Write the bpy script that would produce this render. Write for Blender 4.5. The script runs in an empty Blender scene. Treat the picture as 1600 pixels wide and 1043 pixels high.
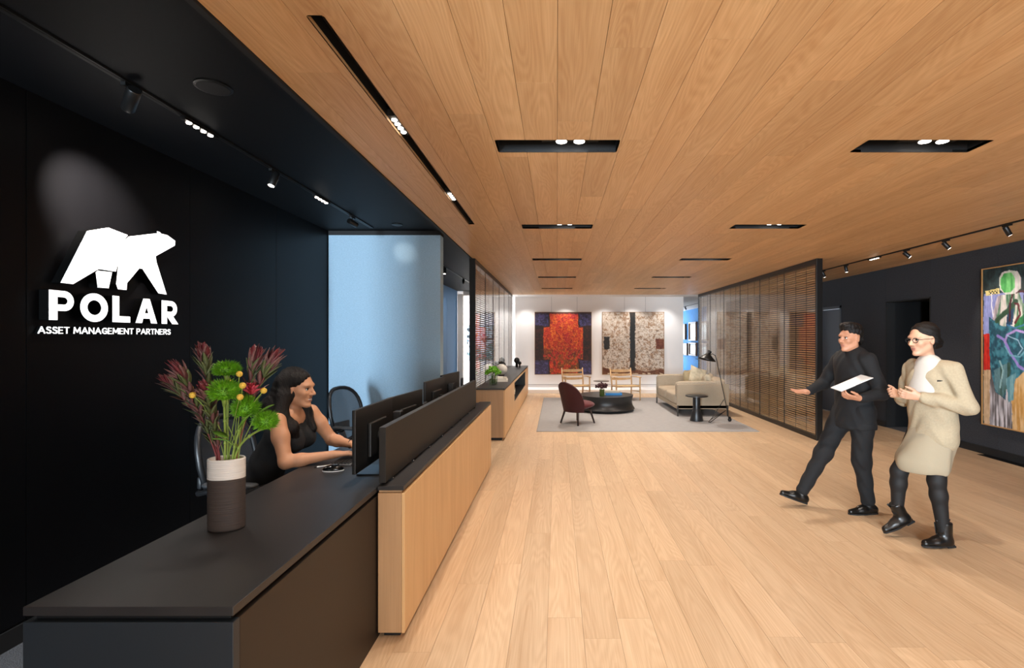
import bpy, bmesh, math, random
import numpy as np
from mathutils import Vector, Matrix
random.seed(7); np.random.seed(7)
SC = bpy.context.scene
COL = SC.collection
PI = math.pi
F, CX, CY, EYE = 780.0, 870.0, 527.0, 1.55     # focal length in px, vanishing point, eye height

# ------------------------------------------------------------------ camera
cam_d = bpy.data.cameras.new('camera'); cam = bpy.data.objects.new('camera', cam_d); COL.objects.link(cam)
cam_d.sensor_width = 36.0; cam_d.lens = F / 1600 * 36.0
cam_d.shift_x = (800 - CX) / 1600; cam_d.shift_y = (CY - 521.5) / 1600
cam_d.clip_start = 0.05; cam_d.clip_end = 100
cam.location = (0, 0, EYE); cam.rotation_euler = (PI/2, 0, 0)
SC.camera = cam
# ------------------------------------------------------------------ world, exposure
w = bpy.data.worlds.new('world'); SC.world = w; w.use_nodes = True
w.node_tree.nodes['Background'].inputs[0].default_value = (0.75, 0.87, 1.0, 1)
w.node_tree.nodes['Background'].inputs[1].default_value = 0.6
SC.view_settings.view_transform = 'Standard'; SC.view_settings.look = 'None'
SC.view_settings.exposure = 0.95; SC.view_settings.gamma = 1.0
SC.view_settings.use_curve_mapping = False
try:
    SC.cycles.max_bounces = 10; SC.cycles.diffuse_bounces = 6; SC.cycles.transparent_max_bounces = 24
    SC.cycles.use_denoising = True; SC.cycles.sample_clamp_indirect = 6
except Exception: pass
WARM = (1.0, 0.90, 0.80)
COOL = (0.72, 0.87, 1.0)
def area(name, loc, rot, sx, sy, power, col):
    l = bpy.data.lights.new(name, 'AREA'); l.shape = 'RECTANGLE'; l.size = sx; l.size_y = sy
    l.energy = power; l.color = col
    o = bpy.data.objects.new(name, l); COL.objects.link(o); o.location = loc; o.rotation_euler = rot
    return o
def spot(name, loc, target, power, deg=95, blend=0.6, col=WARM, r=0.035, parent=None):
    l = bpy.data.lights.new(name, 'SPOT'); l.energy = power; l.spot_size = math.radians(deg)
    l.spot_blend = blend; l.color = col; l.shadow_soft_size = r
    o = bpy.data.objects.new(name, l); COL.objects.link(o); o.location = loc
    d = Vector(target) - Vector(loc); o.rotation_euler = d.to_track_quat('-Z', 'Y').to_euler()
    return o
# daylight entering through two unseen windows of the rear wall (behind the camera) and the side room
area('daylight_rear_corridor', (-2.4, -6.0, 1.5), (PI/2, 0, 0), 0.62, 2.4, 820, COOL)
area('daylight_rear_lobby', (2.4, -6.0, 1.4), (PI/2, 0, 0), 3.4, 2.4, 190, (0.86, 0.93, 1.0))
area('daylight_side_room', (-5.9, 15.5, 1.5), (PI/2, 0, -PI/2), 3.2, 2.3, 260, (0.85, 0.93, 1.0))
area('fill_far_corridor', (4.7, 23.9, 1.5), (-PI/2, 0, 0), 1.7, 2.3, 80, (0.85, 0.94, 1.0))  # added fill light that brightens the blue wall, no window here

# ------------------------------------------------------------------ materials
def lin(c):
    if isinstance(c, str):
        c = tuple(int(c[i:i+2], 16)/255 for i in (0, 2, 4))
    return tuple((x/12.92 if x <= 0.04045 else ((x+0.055)/1.055)**2.4) for x in c[:3]) + (1.0,)
MATS = {}
def mat(name, col, rough=0.5, metal=0.0, spec=None, noise=None, bump=None, emit=None, sheen=0, coat=0):
    """noise=(scale, amount, stretch) varies the colour; bump=(scale, strength, stretch)"""
    if name in MATS: return MATS[name]
    m = bpy.data.materials.new(name); m.use_nodes = True; MATS[name] = m
    nt = m.node_tree; b = nt.nodes['Principled BSDF']
    b.inputs['Base Color'].default_value = lin(col); b.inputs['Roughness'].default_value = rough
    b.inputs['Metallic'].default_value = metal
    if spec is not None: b.inputs['Specular IOR Level'].default_value = spec
    if sheen: b.inputs['Sheen Weight'].default_value = sheen
    if coat: b.inputs['Coat Weight'].default_value = coat
    if emit:
        b.inputs['Emission Color'].default_value = lin(emit[0]); b.inputs['Emission Strength'].default_value = emit[1]
    def ntex(scale, stretch, detail=4):
        tc = nt.nodes.new('ShaderNodeTexCoord'); mp = nt.nodes.new('ShaderNodeMapping')
        mp.inputs['Scale'].default_value = stretch
        nt.links.new(tc.outputs['Object'], mp.inputs[0])
        n = nt.nodes.new('ShaderNodeTexNoise'); n.inputs['Scale'].default_value = scale; n.inputs['Detail'].default_value = detail
        nt.links.new(mp.outputs[0], n.inputs['Vector']); return n
    if noise:
        n = ntex(noise[0], noise[2] if len(noise) > 2 else (1, 1, 1))
        r = nt.nodes.new('ShaderNodeValToRGB'); a = noise[1]; c = lin(col)
        r.color_ramp.elements[0].position = 0.3; r.color_ramp.elements[1].position = 0.7
        r.color_ramp.elements[0].color = tuple(x*(1-a) for x in c[:3]) + (1,)
        r.color_ramp.elements[1].color = tuple(min(1, x*(1+a)) for x in c[:3]) + (1,)
        nt.links.new(n.outputs['Fac'], r.inputs[0]); nt.links.new(r.outputs[0], b.inputs['Base Color'])
    if bump:
        n = ntex(bump[0], bump[2] if len(bump) > 2 else (1, 1, 1), 3)
        bp = nt.nodes.new('ShaderNodeBump'); bp.inputs['Strength'].default_value = bump[1]; bp.inputs['Distance'].default_value = 0.01
        nt.links.new(n.outputs['Fac'], bp.inputs['Height']); nt.links.new(bp.outputs[0], b.inputs['Normal'])
    return m

def wood(name, c_dark, c_light, rough=0.45, axis='Y', ring=1.0, vary=0.16, fine=160.0):
    """oak: cathedral growth rings along one axis, fine pores, a tone per piece"""
    if name in MATS: return MATS[name]
    m = bpy.data.materials.new(name); m.use_nodes = True; MATS[name] = m
    nt = m.node_tree; N = nt.nodes.new; L = nt.links.new; b = nt.nodes['Principled BSDF']
    b.inputs['Roughness'].default_value = rough
    tc = N('ShaderNodeTexCoord'); oi = N('ShaderNodeObjectInfo')
    cmb = N('ShaderNodeCombineXYZ')
    for i, k in enumerate((37.0, 91.0, 53.0)):
        mm = N('ShaderNodeMath'); mm.operation = 'MULTIPLY'; mm.inputs[1].default_value = k
        L(oi.outputs['Random'], mm.inputs[0]); L(mm.outputs[0], cmb.inputs[i])
    add = N('ShaderNodeVectorMath'); add.operation = 'ADD'; L(tc.outputs['Object'], add.inputs[0]); L(cmb.outputs[0], add.inputs[1])
    def mapped(sx, sl):
        mp = N('ShaderNodeMapping')
        mp.inputs['Scale'].default_value = (sx, sl, sx) if axis == 'Y' else ((sl, sx, sx) if axis == 'X' else (sx, sx, sl))
        L(add.outputs[0], mp.inputs[0]); return mp.outputs[0]
    n1 = N('ShaderNodeTexNoise'); n1.inputs['Scale'].default_value = 1.0; n1.inputs['Detail'].default_value = 1.5
    L(mapped(5.0, 0.55), n1.inputs['Vector'])
    mu = N('ShaderNodeMath'); mu.operation = 'MULTIPLY'; mu.inputs[1].default_value = 150.0*ring; L(n1.outputs['Fac'], mu.inputs[0])
    si = N('ShaderNodeMath'); si.operation = 'SINE'; L(mu.outputs[0], si.inputs[0])
    n2 = N('ShaderNodeTexNoise'); n2.inputs['Scale'].default_value = 1.0; n2.inputs['Detail'].default_value = 3
    L(mapped(fine, 3.0), n2.inputs['Vector'])
    n3 = N('ShaderNodeTexNoise'); n3.inputs['Scale'].default_value = 1.0; n3.inputs['Detail'].default_value = 2
    L(mapped(9.0, 0.5), n3.inputs['Vector'])
    f1 = N('ShaderNodeMath'); f1.operation = 'MULTIPLY_ADD'; f1.inputs[1].default_value = 0.066; f1.inputs[2].default_value = 0.0
    L(si.outputs[0], f1.inputs[0])
    f2 = N('ShaderNodeMath'); f2.operation = 'MULTIPLY_ADD'; f2.inputs[1].default_value = 0.5; L(n2.outputs['Fac'], f2.inputs[0]); L(f1.outputs[0], f2.inputs[2])
    f3 = N('ShaderNodeMath'); f3.operation = 'MULTIPLY_ADD'; f3.inputs[1].default_value = 0.5; L(n3.outputs['Fac'], f3.inputs[0]); L(f2.outputs[0], f3.inputs[2])
    r = N('ShaderNodeValToRGB'); r.color_ramp.elements[0].position = 0.22; r.color_ramp.elements[1].position = 0.78
    r.color_ramp.elements[0].color = lin(c_dark); r.color_ramp.elements[1].color = lin(c_light)
    L(f3.outputs[0], r.inputs[0])
    hs = N('ShaderNodeHueSaturation'); mr = N('ShaderNodeMapRange')
    mr.inputs['To Min'].default_value = 1 - vary; mr.inputs['To Max'].default_value = 1 + vary*0.75
    L(oi.outputs['Random'], mr.inputs['Value']); L(mr.outputs[0], hs.inputs['Value']); L(r.outputs[0], hs.inputs['Color'])
    L(hs.outputs[0], b.inputs['Base Color'])
    bp = N('ShaderNodeBump'); bp.inputs['Strength'].default_value = 0.08; bp.inputs['Distance'].default_value = 0.004
    L(f3.outputs[0], bp.inputs['Height']); L(bp.outputs[0], b.inputs['Normal'])
    return m

def glass(name, tint=(1, 1, 1), base=0.06, rough=0.0):
    if name in MATS: return MATS[name]
    m = bpy.data.materials.new(name); m.use_nodes = True; MATS[name] = m
    nt = m.node_tree; nt.nodes.clear(); N = nt.nodes.new; L = nt.links.new
    out = N('ShaderNodeOutputMaterial'); mx = N('ShaderNodeMixShader'); t = N('ShaderNodeBsdfTransparent'); g = N('ShaderNodeBsdfGlossy')
    t.inputs[0].default_value = tint + (1,); g.inputs['Roughness'].default_value = rough
    lw = N('ShaderNodeLayerWeight'); lw.inputs['Blend'].default_value = 0.5
    p = N('ShaderNodeMath'); p.operation = 'POWER'; p.inputs[1].default_value = 5; L(lw.outputs['Facing'], p.inputs[0])
    a = N('ShaderNodeMath'); a.operation = 'MULTIPLY_ADD'; a.inputs[1].default_value = 1 - base; a.inputs[2].default_value = base
    L(p.outputs[0], a.inputs[0]); L(a.outputs[0], mx.inputs[0]); L(t.outputs[0], mx.inputs[1]); L(g.outputs[0], mx.inputs[2])
    L(mx.outputs[0], out.inputs[0]); return m

def vcol_mat(name, rough=0.6, bump=0.0):
    if name in MATS: return MATS[name]
    m = bpy.data.materials.new(name); m.use_nodes = True; MATS[name] = m
    nt = m.node_tree; b = nt.nodes['Principled BSDF']; b.inputs['Roughness'].default_value = rough
    a = nt.nodes.new('ShaderNodeVertexColor'); a.layer_name = 'paint'; nt.links.new(a.outputs[0], b.inputs['Base Color'])
    if bump:
        n = nt.nodes.new('ShaderNodeTexNoise'); n.inputs['Scale'].default_value = 60
        tc = nt.nodes.new('ShaderNodeTexCoord'); nt.links.new(tc.outputs['Object'], n.inputs['Vector'])
        bp = nt.nodes.new('ShaderNodeBump'); bp.inputs['Strength'].default_value = bump
        nt.links.new(n.outputs['Fac'], bp.inputs['Height']); nt.links.new(bp.outputs[0], b.inputs['Normal'])
    return m

# ------------------------------------------------------------------ mesh helpers
class MB:
    """collects geometry for ONE mesh object"""
    def __init__(s): s.v = []; s.f = []
    def add(s, vs, fs):
        o = len(s.v); s.v += [tuple(v) for v in vs]; s.f += [tuple(i+o for i in f) for f in fs]; return s
    def box(s, x0, x1, y0, y1, z0, z1):
        return s.add([(x0,y0,z0),(x1,y0,z0),(x1,y1,z0),(x0,y1,z0),(x0,y0,z1),(x1,y0,z1),(x1,y1,z1),(x0,y1,z1)],
                     [(3,2,1,0),(4,5,6,7),(0,1,5,4),(1,2,6,5),(2,3,7,6),(3,0,4,7)])
    def bbox(s, x0, x1, y0, y1, z0, z1, b=0.004):
        bm = bmesh.new(); bmesh.ops.create_cube(bm, size=1)
        for v in bm.verts:
            v.co = Vector((x0+(v.co.x+.5)*(x1-x0), y0+(v.co.y+.5)*(y1-y0), z0+(v.co.z+.5)*(z1-z0)))
        bmesh.ops.bevel(bm, geom=bm.edges[:], offset=b, segments=2, affect='EDGES', profile=0.5)
        bm.verts.index_update(); s.add([v.co[:] for v in bm.verts], [[v.index for v in f.verts] for f in bm.faces]); bm.free(); return s
    def tube(s, pts, r, n=10, cap=True, flat=None):
        pts = [Vector(p) for p in pts]; rs = r if isinstance(r, (list, tuple)) else [r]*len(pts)
        rings = []; prev = None
        for i, p in enumerate(pts):
            d = (pts[min(i+1, len(pts)-1)] - pts[max(i-1, 0)]).normalized()
            if prev is None:
                u = d.cross(Vector((0,0,1))); u = u if u.length > 1e-3 else d.cross(Vector((1,0,0))); u.normalize()
            else:
                u = (prev - d*prev.dot(d)); u = u.normalized() if u.length > 1e-6 else d.orthogonal().normalized()
            prev = u; w_ = d.cross(u)
            fl = flat or 1.0
            rings.append([p + u*rs[i]*math.cos(2*PI*k/n) + w_*rs[i]*fl*math.sin(2*PI*k/n) for k in range(n)])
        vs = [v for rg in rings for v in rg]; fs = []
        for i in range(len(pts)-1):
            for k in range(n):
                a, b = i*n+k, i*n+(k+1) % n; fs.append((a, b, b+n, a+n))
        if cap: fs += [tuple(range(n-1, -1, -1)), tuple((len(pts)-1)*n+k for k in range(n))]
        return s.add(vs, fs)
    def lathe(s, prof, c=(0,0,0), n=32, sx=1.0, sy=1.0, cap=True):
        vs = [(c[0]+r*math.cos(2*PI*k/n)*sx, c[1]+r*math.sin(2*PI*k/n)*sy, c[2]+z) for r, z in prof for k in range(n)]
        fs = []
        for i in range(len(prof)-1):
            for k in range(n):
                a, b = i*n+k, i*n+(k+1) % n; fs.append((a, b, b+n, a+n))
        if cap: fs += [tuple(range(n-1, -1, -1)), tuple((len(prof)-1)*n+k for k in range(n))]
        return s.add(vs, fs)
    def ball(s, c, r, nu=12, nv=8):
        r = r if isinstance(r, (list, tuple)) else (r, r, r)
        vs = [(c[0], c[1], c[2]-r[2])]
        for i in range(1, nv):
            t = -PI/2 + PI*i/nv
            for k in range(nu):
                a = 2*PI*k/nu; vs.append((c[0]+r[0]*math.cos(t)*math.cos(a), c[1]+r[1]*math.cos(t)*math.sin(a), c[2]+r[2]*math.sin(t)))
        vs.append((c[0], c[1], c[2]+r[2])); fs = []
        for k in range(nu): fs.append((0, 1+(k+1) % nu, 1+k))
        for i in range(nv-2):
            for k in range(nu):
                a, b = 1+i*nu+k, 1+i*nu+(k+1) % nu; fs.append((a, b, b+nu, a+nu))
        t = len(vs)-1; o = 1+(nv-2)*nu
        for k in range(nu): fs.append((t, o+k, o+(k+1) % nu))
        return s.add(vs, fs)
    def prism(s, poly, fn, d0, d1):
        """poly: list of 2D points (may be concave); fn(p, d) -> xyz"""
        n = len(poly); a = [fn(p, d0) for p in poly]; b = [fn(p, d1) for p in poly]
        from mathutils.geometry import tessellate_polygon
        tris = tessellate_polygon([[Vector((p[0], p[1], 0)) for p in poly]])
        fs = [tuple(t) for t in tris] + [tuple(i+n for i in reversed(t)) for t in tris]
        fs += [(i, (i+1) % n, (i+1) % n+n, i+n) for i in range(n)]
        return s.add(a+b, fs)
    def xf(s, M):
        s.v = [tuple(M @ Vector(v)) for v in s.v]; return s
    def build(s, name, m, parent=None, smooth=False, bevel=None, sub=0, fixn=True):
        me = bpy.data.meshes.new(name); me.from_pydata(s.v, [], s.f)
        if fixn:
            bm = bmesh.new(); bm.from_mesh(me); bmesh.ops.recalc_face_normals(bm, faces=bm.faces[:]); bm.to_mesh(me); bm.free()
        return link(name, me, m, parent, smooth, bevel, sub)
def link(name, me, m, parent=None, smooth=False, bevel=None, sub=0):
    o = bpy.data.objects.new(name, me); COL.objects.link(o)
    if not me.materials: me.materials.append(m)
    if parent: o.parent = parent
    if smooth:
        me.polygons.foreach_set('use_smooth', [True]*len(me.polygons))
        if smooth == 'auto':
            try: me.set_sharp_from_angle(angle=math.radians(40))
            except Exception: pass
    if bevel:
        md = o.modifiers.new('bevel', 'BEVEL'); md.width = bevel; md.segments = 2; md.limit_method = 'ANGLE'
    if sub:
        md = o.modifiers.new('subsurf', 'SUBSURF'); md.levels = sub; md.render_levels = sub
    return o
def empty(name, loc=(0, 0, 0), rz=0.0):
    o = bpy.data.objects.new(name, None); COL.objects.link(o); o.location = loc; o.rotation_euler = (0, 0, rz); o.empty_display_size = 0.1; return o
def tag(o, label=None, cat=None, group=None, kind=None):
    if label: o['label'] = label
    if cat: o['category'] = cat
    if group: o['group'] = group
    if kind: o['kind'] = kind
    return o
def thing(name, label, cat, loc=(0, 0, 0), rz=0.0, group=None):
    return tag(empty(name, loc, rz), label, cat, group)
def inst(me, name, parent, loc=(0, 0, 0), rot=(0, 0, 0), scale=None):
    o = bpy.data.objects.new(name, me); COL.objects.link(o); o.parent = parent; o.location = loc; o.rotation_euler = rot
    if scale: o.scale = scale
    return o
def copy_tree(o, parent=None):
    c = o.copy(); COL.objects.link(c); c.parent = parent
    for ch in list(o.children): copy_tree(ch, c)
    return c
def mesh_of(mb, name, m, smooth=False):
    me = bpy.data.meshes.new(name); me.from_pydata(mb.v, [], mb.f); me.materials.append(m)
    bm = bmesh.new(); bm.from_mesh(me); bmesh.ops.recalc_face_normals(bm, faces=bm.faces[:]); bm.to_mesh(me); bm.free()
    if smooth: me.polygons.foreach_set('use_smooth', [True]*len(me.polygons))
    return me

# ------------------------------------------------------------------ smooth implicit bodies (surface nets)
class SDF:
    def __init__(s): s.p = []
    def cone(s, a, b, ra, rb, k=0.03, flat=None, neg=False):
        s.p.append(('c', np.array(a, float), np.array(b, float), ra, rb, k, flat, neg)); return s
    def ell(s, c, r, k=0.03, R=None, neg=False):
        r = (r, r, r) if not isinstance(r, (tuple, list)) else r
        s.p.append(('e', np.array(c, float), np.array(r, float), R, None, k, None, neg)); return s
    def xf(s, M):
        """rigid 4x4 applied to every primitive"""
        Rm = np.array(M.to_3x3()); t = np.array(M.translation); q = []
        for p in s.p:
            if p[0] == 'c':
                fl = p[6]
                if fl: fl = (Rm @ np.array(fl[0], float), fl[1])
                q.append(('c', Rm@p[1]+t, Rm@p[2]+t, p[3], p[4], p[5], fl, p[7]))
            else:
                R0 = np.eye(3) if p[3] is None else p[3]
                q.append(('e', Rm@p[1]+t, p[2], Rm@R0, None, p[5], None, p[7]))
        s.p = q; return s
    def mesh(s, h=0.006, disp=None, pad=0.02):
        lo = np.full(3, 1e9); hi = -lo; bb = []
        for p in s.p:
            if p[0] == 'c':
                m = max(p[3], p[4]); m = m*(p[6][1] if p[6] and p[6][1] > 1 else 1) if True else m
                if p[6]: m = m*max(1, 1/p[6][1])
                l = np.minimum(p[1], p[2])-m; u = np.maximum(p[1], p[2])+m
            else:
                m = p[2].max() if p[3] is not None else p[2]; l = p[1]-m; u = p[1]+m
            bb.append((l, u))
            if not p[7]: lo = np.minimum(lo, l); hi = np.maximum(hi, u)
        lo -= pad; hi += pad; n = np.ceil((hi-lo)/h).astype(int)+1
        D = np.full(n, 1.0, np.float32)
        ax = [lo[i]+h*np.arange(n[i]) for i in range(3)]
        for p, (l, u) in zip(s.p, bb):
            k = p[5]; i0 = np.maximum(0, np.floor((l-lo-k-pad)/h).astype(int)); i1 = np.minimum(n, np.ceil((u-lo+k+pad)/h).astype(int)+1)
            if np.any(i1 <= i0): continue
            X, Y, Z = np.meshgrid(ax[0][i0[0]:i1[0]], ax[1][i0[1]:i1[1]], ax[2][i0[2]:i1[2]], indexing='ij')
            Q = np.stack([X, Y, Z], -1).astype(np.float32)
            if p[0] == 'c':
                a, b = p[1].copy(), p[2].copy()
                if p[6]:
                    nrm = np.array(p[6][0], float); nrm /= np.linalg.norm(nrm); f = 1/p[6][1]-1
                    Q = Q + (((Q-a)@nrm)[..., None]*nrm*f).astype(np.float32); b = b + ((b-a)@nrm)*nrm*f
                ba = b-a; L2 = max(ba@ba, 1e-9); t = np.clip(((Q-a)@ba)/L2, 0, 1)
                d = np.linalg.norm(Q-a-t[..., None]*ba, axis=-1)-(p[3]+(p[4]-p[3])*t)
            else:
                q = Q-p[1]
                if p[3] is not None: q = q@p[3]
                k0 = np.linalg.norm(q/p[2], axis=-1); k1 = np.linalg.norm(q/p[2]**2, axis=-1)+1e-9
                d = k0*(k0-1)/k1
            S = D[i0[0]:i1[0], i0[1]:i1[1], i0[2]:i1[2]]; d = d.astype(np.float32)
            if p[7]:
                hh = np.maximum(k-np.abs(S+d), 0)/k; r_ = np.maximum(S, -d)+hh*hh*k*0.25
            else:
                hh = np.maximum(k-np.abs(S-d), 0)/k; r_ = np.minimum(S, d)-hh*hh*k*0.25
            D[i0[0]:i1[0], i0[1]:i1[1], i0[2]:i1[2]] = r_
        if disp is not None:
            X, Y, Z = np.meshgrid(*ax, indexing='ij'); near = np.abs(D) < 0.04
            D[near] += disp(X[near], Y[near], Z[near]).astype(np.float32)
        D[0]=D[-1]=1; D[:,0]=D[:,-1]=1; D[:,:,0]=D[:,:,-1]=1
        return surface_nets(D, lo, h)
    def build(s, name, m, parent=None, h=0.006, mats=None, matfn=None, disp=None):
        V, Fq = s.mesh(h, disp); me = bpy.data.meshes.new(name)
        me.vertices.add(len(V)); me.vertices.foreach_set('co', V.astype(np.float32).ravel())
        me.loops.add(len(Fq)*4); me.loops.foreach_set('vertex_index', Fq.ravel().astype(np.int32))
        me.polygons.add(len(Fq)); me.polygons.foreach_set('loop_start', np.arange(0, len(Fq)*4, 4, dtype=np.int32))
        me.polygons.foreach_set('use_smooth', np.ones(len(Fq), bool))
        if mats:
            for q in mats: me.materials.append(q)
            me.polygons.foreach_set('material_index', matfn(V[Fq].mean(1)).astype(np.int32))
        me.update(calc_edges=True); me.validate()
        return link(name, me, m, parent)
def surface_nets(D, lo, h):
    S = D < 0; n = np.array(D.shape)
    c = [S[i:n[0]-1+i, j:n[1]-1+j, k:n[2]-1+k] for i in (0, 1) for j in (0, 1) for k in (0, 1)]
    tot = sum(x.astype(np.int8) for x in c); act = (tot > 0) & (tot < 8)
    idx = np.full(act.shape, -1, np.int64); I = np.argwhere(act); idx[act] = np.arange(len(I))
    acc = np.zeros((len(I), 3)); cnt = np.zeros(len(I))
    offs = [(i, j, k) for i in (0, 1) for j in (0, 1) for k in (0, 1)]
    val = {o: D[I[:,0]+o[0], I[:,1]+o[1], I[:,2]+o[2]] for o in offs}
    for o in offs:
        for a in range(3):
            if o[a] == 0:
                q = list(o); q[a] = 1; q = tuple(q); v0, v1 = val[o], val[q]
                m = (v0 < 0) != (v1 < 0); t = np.where(m, v0/np.where(m, v0-v1, 1), 0)
                pt = np.tile(np.array(o, float), (len(I), 1)); pt[:, a] += t
                acc[m] += pt[m]; cnt[m] += 1
    V = (I + acc/cnt[:, None])*h + lo
    faces = []
    for a in range(3):
        b, cc = (a+1) % 3, (a+2) % 3
        sl0 = [slice(1, -1)]*3; sl0[a] = slice(0, -1); sl1 = [slice(1, -1)]*3; sl1[a] = slice(1, None)
        s0, s1 = S[tuple(sl0)], S[tuple(sl1)]; E = np.argwhere(s0 != s1)
        if not len(E): continue
        flip = s0[tuple(E.T)]
        base = E.copy(); base[:, b] += 1; base[:, cc] += 1
        def at(db, dc):
            q = base.copy(); q[:, b] += db; q[:, cc] += dc; return idx[q[:,0], q[:,1], q[:,2]]
        quad = np.stack([at(-1,-1), at(0,-1), at(0,0), at(-1,0)], 1)
        quad[~flip] = quad[~flip][:, ::-1]; faces.append(quad)
    Fq = np.concatenate(faces); Fq = Fq[(Fq >= 0).all(1)]
    return V, Fq
def PX(px, py, Y):
    return ((px-CX)*Y/F, Y, EYE-(py-CY)*Y/F)
# ------------------------------------------------------------------ common materials
M_floor = wood('oak_floor', 'BC9A76', 'DDC2A0', rough=0.42, vary=0.09, ring=1.0)
M_ceil = wood('oak_ceiling', 'B98C5C', 'DAB484', rough=0.5, vary=0.09, ring=1.2)
M_rift = wood('oak_rift', 'C79D6A', 'DEB886', rough=0.45, axis='Z', ring=0.25, vary=0.03, fine=230)
M_rift2 = wood('oak_rift_shaded', 'A5825E', 'BC9870', rough=0.5, axis='Z', ring=0.25, vary=0.03, fine=230)  # same oak as the front, shade of the less lit ends put into the colour
M_chairwood = wood('ash_wood', 'B08A5E', 'D8B68A', rough=0.45, axis='Z', ring=0.3, vary=0.05)
M_slat = wood('slat_wood', 'A88058', 'D0A878', rough=0.5, axis='Y', ring=0.3, vary=0.12)
M_black = mat('black_laminate', '121214', 0.38)
M_matte = mat('black_matte', '0D0D0E', 0.7)
M_panel = mat('black_wall_panel', '08080A', 0.42, spec=0.16, noise=(3, 0.15, (1, 1, 0.2)))
M_bceil = mat('black_ceiling_paint', '05060A', 0.6, spec=0.2)
M_white = mat('white_wall_paint', 'E9E5E2', 0.75)
M_wceil = mat('white_ceiling_paint', 'DAD5D2', 0.8)
M_metal = mat('black_metal', '131313', 0.4, metal=0.3)
M_steel = mat('dark_steel', '4A4A4A', 0.35, metal=0.9)
M_char = mat('charcoal_felt', '2B2D32', 0.95, noise=(70, 0.35), bump=(160, 0.25))
M_blue = mat('blue_grasscloth', '97B4C8', 0.85, noise=(55, 0.10, (1, 1, 3)), bump=(220, 0.25, (1, 1, 2.5)))
M_bluewall = mat('bright_blue_wallcover', '1F7FC4', 0.8, noise=(20, 0.2, (1, 1, 0.3)))
M_carpet = mat('grey_carpet', '55565A', 1.0, noise=(170, 0.5), bump=(260, 0.8))
M_lamp = mat('lamp_lens', 'FFFFFF', 0.3, emit=('FFF4E6', 14.0))
M_lampb = mat('lamp_lens_soft', 'FFFFFF', 0.3, emit=('FFF4E6', 7.0))
M_dark = mat('recess_black', '08080A', 0.6)
H_W, H_B = 2.74, 2.82          # wood ceiling, black ceiling
XL, XR, YB = -2.72, 5.70, 14.6 # left wall, right wall, back wall
XS, XE = -1.27, 3.95           # glass screens

def struct(o, label=None):
    o['kind'] = 'structure'
    if label: o['label'] = label
    return o

# ------------------------------------------------------------------ floor and ceiling, plank by plank
def plank_mesh(x0, x1, y0, y1, z0, z1, holes):
    xs = sorted({x0, x1} | {v for h in holes for v in h[:2] if x0 < v < x1})
    ys = sorted({y0, y1} | {v for h in holes for v in h[2:] if y0 < v < y1})
    keep = {}
    for i in range(len(xs)-1):
        for j in range(len(ys)-1):
            cx, cy = (xs[i]+xs[i+1])/2, (ys[j]+ys[j+1])/2
            keep[i, j] = not any(h[0] < cx < h[1] and h[2] < cy < h[3] for h in holes)
    mb = MB(); vid = {}
    def V(i, j, z):
        if (i, j, z) not in vid: vid[i, j, z] = len(mb.v); mb.v.append((xs[i], ys[j], z))
        return vid[i, j, z]
    for (i, j), k in keep.items():
        if not k: continue
        mb.f.append((V(i,j,z0), V(i,j+1,z0), V(i+1,j+1,z0), V(i+1,j,z0)))
        mb.f.append((V(i,j,z1), V(i+1,j,z1), V(i+1,j+1,z1), V(i,j+1,z1)))
        for (di, dj, a, b) in ((-1,0,(i,j),(i,j+1)), (1,0,(i+1,j+1),(i+1,j)), (0,-1,(i+1,j),(i,j)), (0,1,(i,j+1),(i+1,j+1))):
            if not keep.get((i+di, j+dj), False):
                mb.f.append((V(*a, z0), V(*a, z1), V(*b, z1), V(*b, z0)))
    return mb
def lay(parent, m, rows, ya, yb, z0, z1, holes, lens, gap, rnd, visible=None):
    for ri, (x0, x1) in enumerate(rows):
        y = ya - rnd.uniform(0, lens[1]); cuts = []
        while y < yb:
            l = rnd.uniform(*lens); cuts.append((max(y, ya), min(y+l, yb))); y += l
        for (a, b) in cuts:
            if b-a < 0.05: continue
            pieces = [(a, b)]
            for h in holes:
                if h[0] <= x0 and h[1] >= x1:
                    nw = []
                    for (p, q) in pieces:
                        if h[3] <= p or h[2] >= q: nw.append((p, q))
                        else: nw += [t for t in ((p, h[2]), (h[3], q)) if t[1]-t[0] > 0.03]
                    pieces = nw
            for (p, q) in pieces:
                if visible and not visible(x0, x1, p, q): continue
                cx, cy = (x0+x1)/2, (p+q)/2
                hs = [h for h in holes if h[0] < x1 and h[1] > x0 and h[2] < q and h[3] > p]
                mb = plank_mesh(x0+gap, x1-gap, p+gap*0.6, q-gap*0.6, z0, z1, hs)
                mb.v = [(v[0]-cx, v[1]-cy, v[2]) for v in mb.v]
                o = mb.build('plank', m, parent); o.location = (cx, cy, 0)
M_joint = mat('plank_joint', '5A3E26', 0.9)
floor = struct(MB().box(-6.2, 6.0, -6.2, 24.2, -0.15, -0.006).build('floor', mat('floor_joint', '86684A', 0.9)), 'wide light oak plank floor running the length of the lobby')
rnd = random.Random(3)
W = 0.19
rows = [(-1.0+W*i, -1.0+W*(i+1)) for i in range(int((XR+1.0)/W)+1)]
lay(floor, M_floor, [(a, min(b, XR)) for a, b in rows if a < XR-0.02], 1.3, 13.85, -0.005, 0.0, [], (1.6, 2.6), 0.0007, rnd,
    lambda x0, x1, p, q: x0 < 0.936*q + 1.3)
# plain runs of the same flooring where the photograph does not look
MB().box(-1.0, XR, -6.0, 1.3, -0.0055, -0.0005).build('floor_run', M_floor, floor)
MB().box(-6.0, XR, 13.85, 24.0, -0.0055, -0.001).build('floor_run', mat('pale_floor', 'C9BFB4', 0.4), floor)
carpet = struct(MB().box(XL, -1.0, -6.0, 13.85, -0.005, 0.006).build('floor_carpet', M_carpet), 'dark grey carpet behind the reception desk')

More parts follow.
